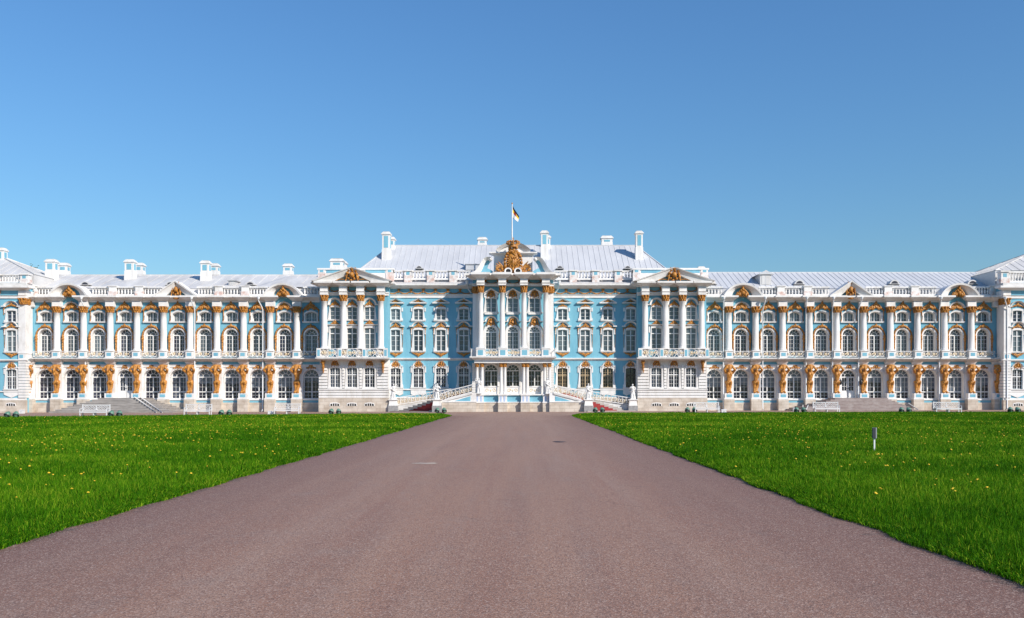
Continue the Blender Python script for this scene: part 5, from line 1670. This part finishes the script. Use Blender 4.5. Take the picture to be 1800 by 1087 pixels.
# ================================================================== GROUND
def asphalt():
    m = bpy.data.materials.new('reddish_asphalt'); m.use_nodes = True
    nt = m.node_tree; b = nt.nodes['Principled BSDF']; b.inputs['Roughness'].default_value = .75; b.inputs['Specular IOR Level'].default_value = .3
    geo = nt.nodes.new('ShaderNodeNewGeometry')
    def noise(scale, stretch=(1, 1, 1), detail=5, rough=.6):
        mp = nt.nodes.new('ShaderNodeMapping'); mp.inputs['Scale'].default_value = stretch
        nt.links.new(geo.outputs['Position'], mp.inputs[0])
        n = nt.nodes.new('ShaderNodeTexNoise'); n.inputs['Scale'].default_value = scale; n.inputs['Detail'].default_value = detail; n.inputs['Roughness'].default_value = rough
        nt.links.new(mp.outputs[0], n.inputs['Vector']); return n.outputs[0]
    def rng(v, a, b_, c=0, d=1):
        r = nt.nodes.new('ShaderNodeMapRange'); r.inputs[1].default_value = a; r.inputs[2].default_value = b_; r.inputs[3].default_value = c; r.inputs[4].default_value = d
        nt.links.new(v, r.inputs[0]); return r.outputs[0]
    def mix(f, A, B, mode='MIX'):
        x = nt.nodes.new('ShaderNodeMix'); x.data_type = 'RGBA'; x.blend_type = mode
        if hasattr(f, 'node'): nt.links.new(f, x.inputs[0])
        else: x.inputs[0].default_value = f
        for i, c in ((6, A), (7, B)):
            if hasattr(c, 'node'): nt.links.new(c, x.inputs[i])
            else: x.inputs[i].default_value = (*c, 1)
        return x.outputs[2]
    base = mix(rng(noise(.35, (1, .25, 1)), .35, .65), (0.257, 0.119, 0.080), (0.299, 0.149, 0.099))
    base = mix(rng(noise(1.1, (1.0, .18, 1), 4), .46, .74), base, (0.342, 0.184, 0.120))
    base = mix(rng(noise(.8, (.35, 1.6, 1), 4), .5, .72, 0, .75), base, (0.216, 0.090, 0.062))
    base = mix(rng(noise(1.0, (1.6, .035, 1), 5, .7), .40, .62, 0, .8), base, (0.228, 0.129, 0.100))
    base = mix(rng(noise(1.3, (1.1, .03, 1), 5, .7), .47, .68, 0, .75), base, (0.382, 0.262, 0.208))
    base = mix(rng(noise(1.6, (1, .55, 1), 6, .7), .54, .68, 0, .55), base, (.235, .205, .195))
    # paler worn wheel track in the middle of the drive
    sep = nt.nodes.new('ShaderNodeSeparateXYZ'); nt.links.new(geo.outputs['Position'], sep.inputs[0])
    ab = nt.nodes.new('ShaderNodeMath'); ab.operation = 'ABSOLUTE'; nt.links.new(sep.outputs[0], ab.inputs[0])
    ctr = rng(ab.outputs[0], 1.0, 4.5, 1, 0)
    mu = nt.nodes.new('ShaderNodeMath'); mu.operation = 'MULTIPLY'; nt.links.new(ctr, mu.inputs[0]); nt.links.new(rng(noise(.9, (2.2, .12, 1)), .3, .7), mu.inputs[1])
    base = mix(mu.outputs[0], base, (0.359, 0.200, 0.133))
    # paler towards the palace: grazing-view brightness painted into the colour
    graze = nt.nodes.new('ShaderNodeMath'); graze.operation = 'MULTIPLY'; nt.links.new(rng(sep.outputs[1], -78, -20, .1, .75), graze.inputs[0]); nt.links.new(rng(noise(.5, (.8, .5, 1)), .25, .7, .45, 1), graze.inputs[1])
    base = mix(graze.outputs[0], base, (0.408, 0.299, 0.244))
    # earth washed in from the turf darkens the margins
    mg = nt.nodes.new('ShaderNodeMath'); mg.operation = 'MULTIPLY'; nt.links.new(rng(ab.outputs[0], 2.0, 4.7, 0, .95), mg.inputs[0]); nt.links.new(rng(sep.outputs[1], -22, -18, 1, 0), mg.inputs[1])
    base = mix(mg.outputs[0], base, (0.165, 0.078, 0.058))
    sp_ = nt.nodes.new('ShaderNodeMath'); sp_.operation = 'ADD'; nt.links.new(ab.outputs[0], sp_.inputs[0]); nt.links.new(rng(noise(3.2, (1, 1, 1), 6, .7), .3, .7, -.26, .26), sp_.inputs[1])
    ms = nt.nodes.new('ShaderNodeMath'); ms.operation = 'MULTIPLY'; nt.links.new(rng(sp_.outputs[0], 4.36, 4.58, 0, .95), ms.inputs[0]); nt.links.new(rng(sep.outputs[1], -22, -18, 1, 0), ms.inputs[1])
    base = mix(ms.outputs[0], base, (0.030, 0.017, 0.009))  # spilled soil, with the lawn edge's shade painted into the same band
    # stone chips
    vo = nt.nodes.new('ShaderNodeTexVoronoi'); vo.inputs['Scale'].default_value = 85; nt.links.new(geo.outputs['Position'], vo.inputs['Vector'])
    chip = nt.nodes.new('ShaderNodeSeparateColor'); nt.links.new(vo.outputs['Color'], chip.inputs[0])
    base = mix(rng(chip.outputs[0], .66, .95, 0, .75), base, (.52, .41, .36))
    base = mix(rng(chip.outputs[1], .56, .9, 0, .75), base, (.11, .066, .056))
    base = mix(rng(noise(38, (1, 1, 1), 3, .8), .52, .74, 0, .35), base, (.42, .315, .28))
    base = mix(rng(noise(31, (1, 1, 1), 3, .8), .54, .76, 0, .35), base, (.12, .072, .062))
    fine = noise(120, (1, 1, 1), 3, .7)
    base = mix(rng(fine, .3, .7, 0, .25), base, (.31, .22, .20), 'MIX')
    # hairline cracks along the construction joint
    wv = nt.nodes.new('ShaderNodeTexVoronoi'); wv.feature = 'DISTANCE_TO_EDGE'; wv.inputs['Scale'].default_value = .22
    nz = nt.nodes.new('ShaderNodeTexNoise'); nz.inputs['Scale'].default_value = 1.5; nz.inputs['Detail'].default_value = 5
    nt.links.new(geo.outputs['Position'], nz.inputs['Vector'])
    va = nt.nodes.new('ShaderNodeVectorMath'); va.operation = 'MULTIPLY_ADD'; va.inputs[1].default_value = (.9, .9, 0)
    nt.links.new(nz.outputs['Color'], va.inputs[0]); nt.links.new(geo.outputs['Position'], va.inputs[2]); nt.links.new(va.outputs[0], wv.inputs['Vector'])
    ck = rng(wv.outputs['Distance'], .0, .004, .35, 0)
    cm = nt.nodes.new('ShaderNodeMath'); cm.operation = 'MULTIPLY'; nt.links.new(ck, cm.inputs[0]); nt.links.new(rng(noise(.25), .5, .6), cm.inputs[1])
    base = mix(cm.outputs[0], base, (.07, .05, .045))
    base = mix(1.0, base, (1.0, .93, .845), 'MULTIPLY')
    nt.links.new(base, b.inputs['Base Color'])
    bp = nt.nodes.new('ShaderNodeBump'); bp.inputs['Strength'].default_value = .4; bp.inputs['Distance'].default_value = .008
    nt.links.new(vo.outputs['Distance'], bp.inputs['Height']); nt.links.new(bp.outputs[0], b.inputs['Normal'])
    return m
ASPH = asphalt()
g = MB()
xs = [-400, -60, -30, 0, 30, 60, 400]
v = []
for y in (-200, -15, 40):
    for x in xs: v.append((x, y, gz(x)))
g.add(v, [(j * 7 + i, j * 7 + i + 1, (j + 1) * 7 + i + 1, (j + 1) * 7 + i) for j in range(2) for i in range(6)])
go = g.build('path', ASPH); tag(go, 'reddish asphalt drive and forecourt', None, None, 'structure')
g = MB(); g.add([(-3000, -3000, -.9), (3000, -3000, -.9), (3000, 3000, -.9), (-3000, 3000, -.9)], [(0, 1, 2, 3)])
GROUNDM = mat('distant_park_ground', (.05, .085, .02), .9, (.035, .06, .015), .05)
tag(g.build('ground', GROUNDM), 'flat park ground around the palace', None, None, 'structure')
# a pale cream patch and a dark repair patch in the drive
def flat_patch(name, px, py, wpx, dep, m, label, seed):
    r = random.Random(seed); x = X(px, 0); y = gdist(py, 0); x = X(px, y); w = wpx * K(y) / 2
    b = MB(); pts = []
    for i in range(22):
        a = 2 * PI * i / 22
        k_ = 1 + r.uniform(-.26, .26)
        pts.append((x + w * k_ * math.cos(a), y + dep * k_ * math.sin(a), gz(x) + .004))
    b.add(pts, [tuple(range(22))])
    return tag(b.build(name, m), label, None, None, 'structure')
PATCHM = mat('pale_cream', (.60, .50, .38), .6, (.40, .31, .25), 3.0, (1, .4, 1))
flat_patch('pale_patch', 748, 814.5, 46, .16, PATCHM, 'thin pale patch in the drive', 3)
flat_patch('path_patch', 983, 777.3, 26, .35, mat('dark_repair', (.05, .03, .03), .7), 'dark patch in the drive', 4)

# ---------------------------------------------------------------- lawns
HW = 4.6
rng_ = np.random.default_rng(5)
NY = 420
ys = np.linspace(-100, -16.6, NY)
jit = np.cumsum(rng_.normal(0, .02, (2, NY)), 1); 
def smooth(a, k):
    ker = np.ones(k) / k; return np.convolve(np.pad(a, k, mode='edge'), ker, 'same')[k:-k]
jit = np.stack([smooth(j - smooth(j, 61), 3) for j in jit]) * .45 + np.stack([smooth(rng_.normal(0, .05, NY), 3) for _ in range(2)])
jit *= 1.0
def far_y(s, ax):
    if s > 0: return -16.6 - .012 * ax
    return -16.8 - np.where(ax > 8, (ax - 8) * .30, 0.0)
def tip(s, y):      # rounded corner at the far end of the drive
    d = np.clip((y + 21.5) / 5.0, 0, 1)
    return (1.15 if s < 0 else 1.3) * d ** 2.2
def edge(s, y):
    j = np.interp(y, ys, jit[0 if s < 0 else 1])
    return HW + j + tip(s, y)
LAWNM = mat('lawn_turf', (.018, .048, .003), .95, (.030, .068, .004), .35, (1, .4, 1), .3, 30, spec=0.0)  # dark turf colour stands in for shade between the blades
def lawn(s):
    b = MB(); offs = [0, .25, .6, 1.2, 2.5, 5, 9, 15, 25, 40, 62]
    tops = np.array([-0.006, .03, .05, .055, .06, .06, .06, .06, .06, .06, .06])
    for y in ys:
        e = float(edge(s, y))
        for o, t in zip(offs, tops):
            ax = e + o
            yy = min(float(y), float(far_y(s, np.array(ax))))
            b.v.append((s * ax, yy, gz(s * ax) + .012 + t))
    n = len(offs)
    for j in range(NY - 1):
        for i in range(n - 1):
            q = (j * n + i, j * n + i + 1, (j + 1) * n + i + 1, (j + 1) * n + i)
            b.f.append(q if s > 0 else q[::-1]); b.m.append(0); b.s.append(True)
    o = len(b.v)
    for y in ys:
        e = float(edge(s, y)); yy = min(float(y), float(far_y(s, np.array(e))))
        b.v.append((s * (e - .06), yy, gz(s * e) - .03))
    for j in range(NY - 1):
        q = (o + j, j * n, (j + 1) * n, o + j + 1)
        b.f.append(q if s > 0 else q[::-1]); b.m.append(1); b.s.append(False)
    ob = b.build('lawn', [LAWNM, SOIL])
    tag(ob, 'left lawn of long grass beside the drive' if s < 0 else 'right lawn of long grass beside the drive', None, None, 'structure')
lawn(-1); lawn(1)

def grass_mat():
    m = bpy.data.materials.new('grass_blade'); m.use_nodes = True
    nt = m.node_tree; b = nt.nodes['Principled BSDF']; b.inputs['Roughness'].default_value = .65; b.inputs['Specular IOR Level'].default_value = .06
    at = nt.nodes.new('ShaderNodeAttribute'); at.attribute_name = 'tint'
    cr = nt.nodes.new('ShaderNodeValToRGB')
    e = cr.color_ramp.elements
    e[0].position = 0; e[0].color = (.019, .092, .002, 1); e[1].position = 1; e[1].color = (.36, .48, .028, 1)
    x = e.new(.45); x.color = (.060, .208, .003, 1)
    x = e.new(.8); x.color = (.135, .305, .006, 1)
    nt.links.new(at.outputs['Fac'], cr.inputs[0])
    nt.links.new(cr.outputs[0], b.inputs['Base Color'])
    tr = nt.nodes.new('ShaderNodeBsdfTranslucent'); nt.links.new(cr.outputs[0], tr.inputs[0])
    mx = nt.nodes.new('ShaderNodeMixShader'); mx.inputs[0].default_value = .35
    nt.links.new(b.outputs[0], mx.inputs[1]); nt.links.new(tr.outputs[0], mx.inputs[2])
    nt.links.new(mx.outputs[0], nt.nodes['Material Output'].inputs[0])
    return m
GRASS = grass_mat()
def vnoise(x, y, s, seed):
    r = np.random.default_rng(seed); T = r.random((64, 64))
    u, v = x * s, y * s
    i, j = np.floor(u).astype(int), np.floor(v).astype(int); fu, fv = u - i, v - j
    fu = fu * fu * (3 - 2 * fu); fv = fv * fv * (3 - 2 * fv)
    g_ = lambda a, b: T[a % 64, b % 64]
    return (g_(i, j) * (1 - fu) + g_(i + 1, j) * fu) * (1 - fv) + (g_(i, j + 1) * (1 - fu) + g_(i + 1, j + 1) * fu) * fv
def grass(s):
    r = np.random.default_rng(10 + s)
    PX, PYY = [], []
    bands = [(3.0, 8, 1900), (8, 12, 2200), (12, 16, 1650), (16, 22, 1050), (22, 30, 640), (30, 42, 380), (42, 56, 240), (56, 76, 170)]
    for d0, d1, rho in bands:
        xmax = d1 * .60 + 5.0
        n = int((xmax - HW + .2) * (d1 - d0) * rho) if xmax > HW else 0
        x = r.uniform(HW - .15, xmax, n); d = r.uniform(d0, d1, n)
        ok = (x < d * .60 + 5.0)
        PX.append(x[ok]); PYY.append(d[ok] - D)
    for d0, d1, rho in ((6, 12, 900), (12, 20, 700), (20, 34, 330), (34, 73, 120)):      # tufts crowding the lawn's edge
        n = int((d1 - d0) * rho)
        yy = r.uniform(d0, d1, n) - D
        PX.append(edge(s, yy) - .10 + np.abs(r.normal(0, .16, n)) + .08 * (vnoise(yy, yy * 0, 2.3, 31) - .4)); PYY.append(yy)
    ax = np.concatenate(PX); y = np.concatenate(PYY)
    e = edge(s, y)
    ok = (ax > e - .09) & (y < far_y(s, ax))
    ax, y, e = ax[ok], y[ok], e[ok]
    d = y + D
    n = len(ax)
    px_ = d / 921.0
    w = np.maximum(.0045, px_ * .40) * r.uniform(.6, 1.25, n)
    patch = vnoise(ax, y, .55, 21) * .6 + vnoise(ax, y, 2.1, 22) * .4
    h = (.055 + .105 * patch) * r.uniform(.6, 1.35, n)
    near_edge = np.exp(-(ax - e) / .25)
    h *= 1 - .30 * near_edge
    w = w * (1 + 1.0 * near_edge * r.random(n))
    yaw = r.uniform(0, 2 * np.pi, n); lean = np.abs(r.normal(0, .45, n)) + .08; lean = np.where(ax - e < .15, lean + r.uniform(0, .7, n), lean)
    la = r.uniform(0, 2 * np.pi, n)
    x = s * ax
    lift = np.interp(ax - e, [0, .25, .6, 1.2, 2.5], [-.006, .03, .05, .055, .06])
    z0 = .0027 * np.clip(x, -60, 60) + .008 + lift
    cx_, sx_ = np.cos(yaw) * w / 2, np.sin(yaw) * w / 2
    lx, ly = np.cos(la) * lean * h, np.sin(la) * lean * h
    V = np.zeros((n, 5, 3), np.float32)
    V[:, 0] = np.stack([x - cx_, y - sx_, z0], 1); V[:, 1] = np.stack([x + cx_, y + sx_, z0], 1)
    mx_, my_, mz_ = x + lx * .35, y + ly * .35, z0 + h * .6
    V[:, 2] = np.stack([mx_ + cx_ * .8, my_ + sx_ * .8, mz_], 1); V[:, 3] = np.stack([mx_ - cx_ * .8, my_ - sx_ * .8, mz_], 1)
    V[:, 4] = np.stack([x + lx, y + ly, z0 + h * (1 - .25 * lean)], 1)
    me = bpy.data.meshes.new('grass')
    me.vertices.add(n * 5); me.vertices.foreach_set('co', V.ravel())
    base = np.arange(n, dtype=np.int32)[:, None] * 5
    loops = np.concatenate([base + 0, base + 1, base + 2, base + 3, base + 3, base + 2, base + 4], 1).ravel()
    me.loops.add(n * 7); me.loops.foreach_set('vertex_index', loops.astype(np.int32))
    me.polygons.add(n * 2)
    ls = np.stack([np.arange(n) * 7, np.arange(n) * 7 + 4], 1).ravel().astype(np.int32)
    me.polygons.foreach_set('loop_start', ls)
    me.polygons.foreach_set('loop_total', np.tile(np.array([4, 3], np.int32), n))
    t = np.clip(r.normal(.46, .31, n) + (vnoise(ax, y, .3, 23) - .5) * .5 + (vnoise(ax, y, 1.3, 24) - .5) * .3, 0, 1)
    a = me.attributes.new('tint', 'FLOAT', 'POINT')
    a.data.foreach_set('value', np.repeat(t, 5).astype(np.float32))
    me.materials.append(GRASS); me.update(calc_edges=True); me.validate()
    o = bpy.data.objects.new('grass', me); COL.objects.link(o)
    tag(o, 'long green grass of the lawn left of the drive' if s < 0 else 'long green grass of the lawn right of the drive', 'grass', None, 'stuff')
    return n
NG = grass(-1) + grass(1)
print('blades', NG)

# dandelions in drifts
YEL = mat('dandelion_petals', (.80, .52, .02), .7); STEM = mat('dandelion_stem', (.09, .16, .04), .7)
def flowers(s):
    r = random.Random(200 + s); b = MB()
    cl = []
    for _ in range(56):
        d = 11 + 56 * r.random() ** .8
        cl.append((r.uniform(HW + .3, min(d * .57 + 1, HW + 26)), d, r.uniform(.4, 1.2) * d / 18))
    pts = []
    for (x, d, sp) in cl:
        for _ in range(r.randint(4, 13)): pts.append((x + r.gauss(0, sp * 1.2), d + r.gauss(0, sp * 1.6)))
    for _ in range(330):
        d = 11 + 58 * r.random() ** .7; pts.append((r.uniform(HW + .1, d * .57 + 1), d))
    for ax, d in pts:
        y = d - D
        if d < 9.5 or ax < float(edge(s, y)) + .05 or y > float(far_y(s, np.array(ax))) - .3: continue
        x = s * ax; z = gz(x) + .05; h = r.uniform(.075, .15); rad = r.uniform(.014, .030) * (1 + d / 260)
        tx, ty = r.gauss(0, .02), r.gauss(0, .02)
        b.tube([(x, y, z), (x + tx, y + ty, z + h)], .003 + d * .00003, 3, 1)
        cz = z + h; ang = r.uniform(-.5, .5)
        m = 9; vs = []
        for i in range(m):
            a = 2 * PI * i / m
            vs.append((x + tx + rad * math.cos(a), y + ty + rad * math.sin(a), cz + rad * (.25 + ang * math.cos(a + 1))))
        vs.append((x + tx, y + ty, cz - rad * .35)); vs.append((x + tx, y + ty, cz + rad * .75))
        b.add(vs, [(i, (i + 1) % m, 10) for i in range(m)] + [((i + 1) % m, i, 9) for i in range(m)], 0, True)
    o = b.build('dandelion_flowers', [YEL, STEM])
    tag(o, 'yellow dandelions scattered through the left lawn' if s < 0 else 'yellow dandelions scattered through the right lawn', 'flowers', None, 'stuff')
flowers(-1); flowers(1)

# ---------------------------------------------------------------- tree behind the left end pavilion
tr = random.Random(300)
ty = 42.0; tx = X(38, ty)
tree = empty('tree', (tx, ty, 0)); tag(tree, 'dark green treetop showing above the roof at the far left', 'tree')
b = MB(); b.tube([(0, 0, -.9), (.1, 0, 5), (-.1, .1, 10), (.05, 0, Z(480, ty))], [.5, .4, .3, .12], 8)
for k in range(9):
    a = k * 2.4; z = 7 + k * 1.1; L = 3.6 - .22 * k
    b.tube([(0, 0, z), (L * .5 * math.cos(a), L * .5 * math.sin(a), z + 1.3), (L * math.cos(a), L * math.sin(a), z + 2.2)], [.16, .1, .03], 5)
b.build('trunk', BARK, tree)
L_ = MB(); ztop = Z(464, ty)
for c in range(70):
    z = 6 + (ztop - 6.6) * tr.random(); q = (z - 6) / (ztop - 6); R = 3.9 * math.sqrt(max(.02, 1 - q ** 2.2)) * (tr.random() ** .4)
    a = tr.random() * 2 * PI; cx, cy = R * math.cos(a), R * math.sin(a)
    for k in range(55):
        px, py, pz = cx + tr.gauss(0, .42), cy + tr.gauss(0, .42), min(ztop, z + tr.gauss(0, .35)); s_ = tr.uniform(.10, .2)
        u = Vector((tr.gauss(0, 1), tr.gauss(0, 1), tr.gauss(0, .6))).normalized() * s_; v = u.orthogonal().normalized() * s_ * .6
        c_ = Vector((px, py, pz)); L_.add([tuple(c_ - u), tuple(c_ + v), tuple(c_ + u), tuple(c_ - v)], [(0, 1, 2, 3)])
L_.build('crown', LEAFM, tree)
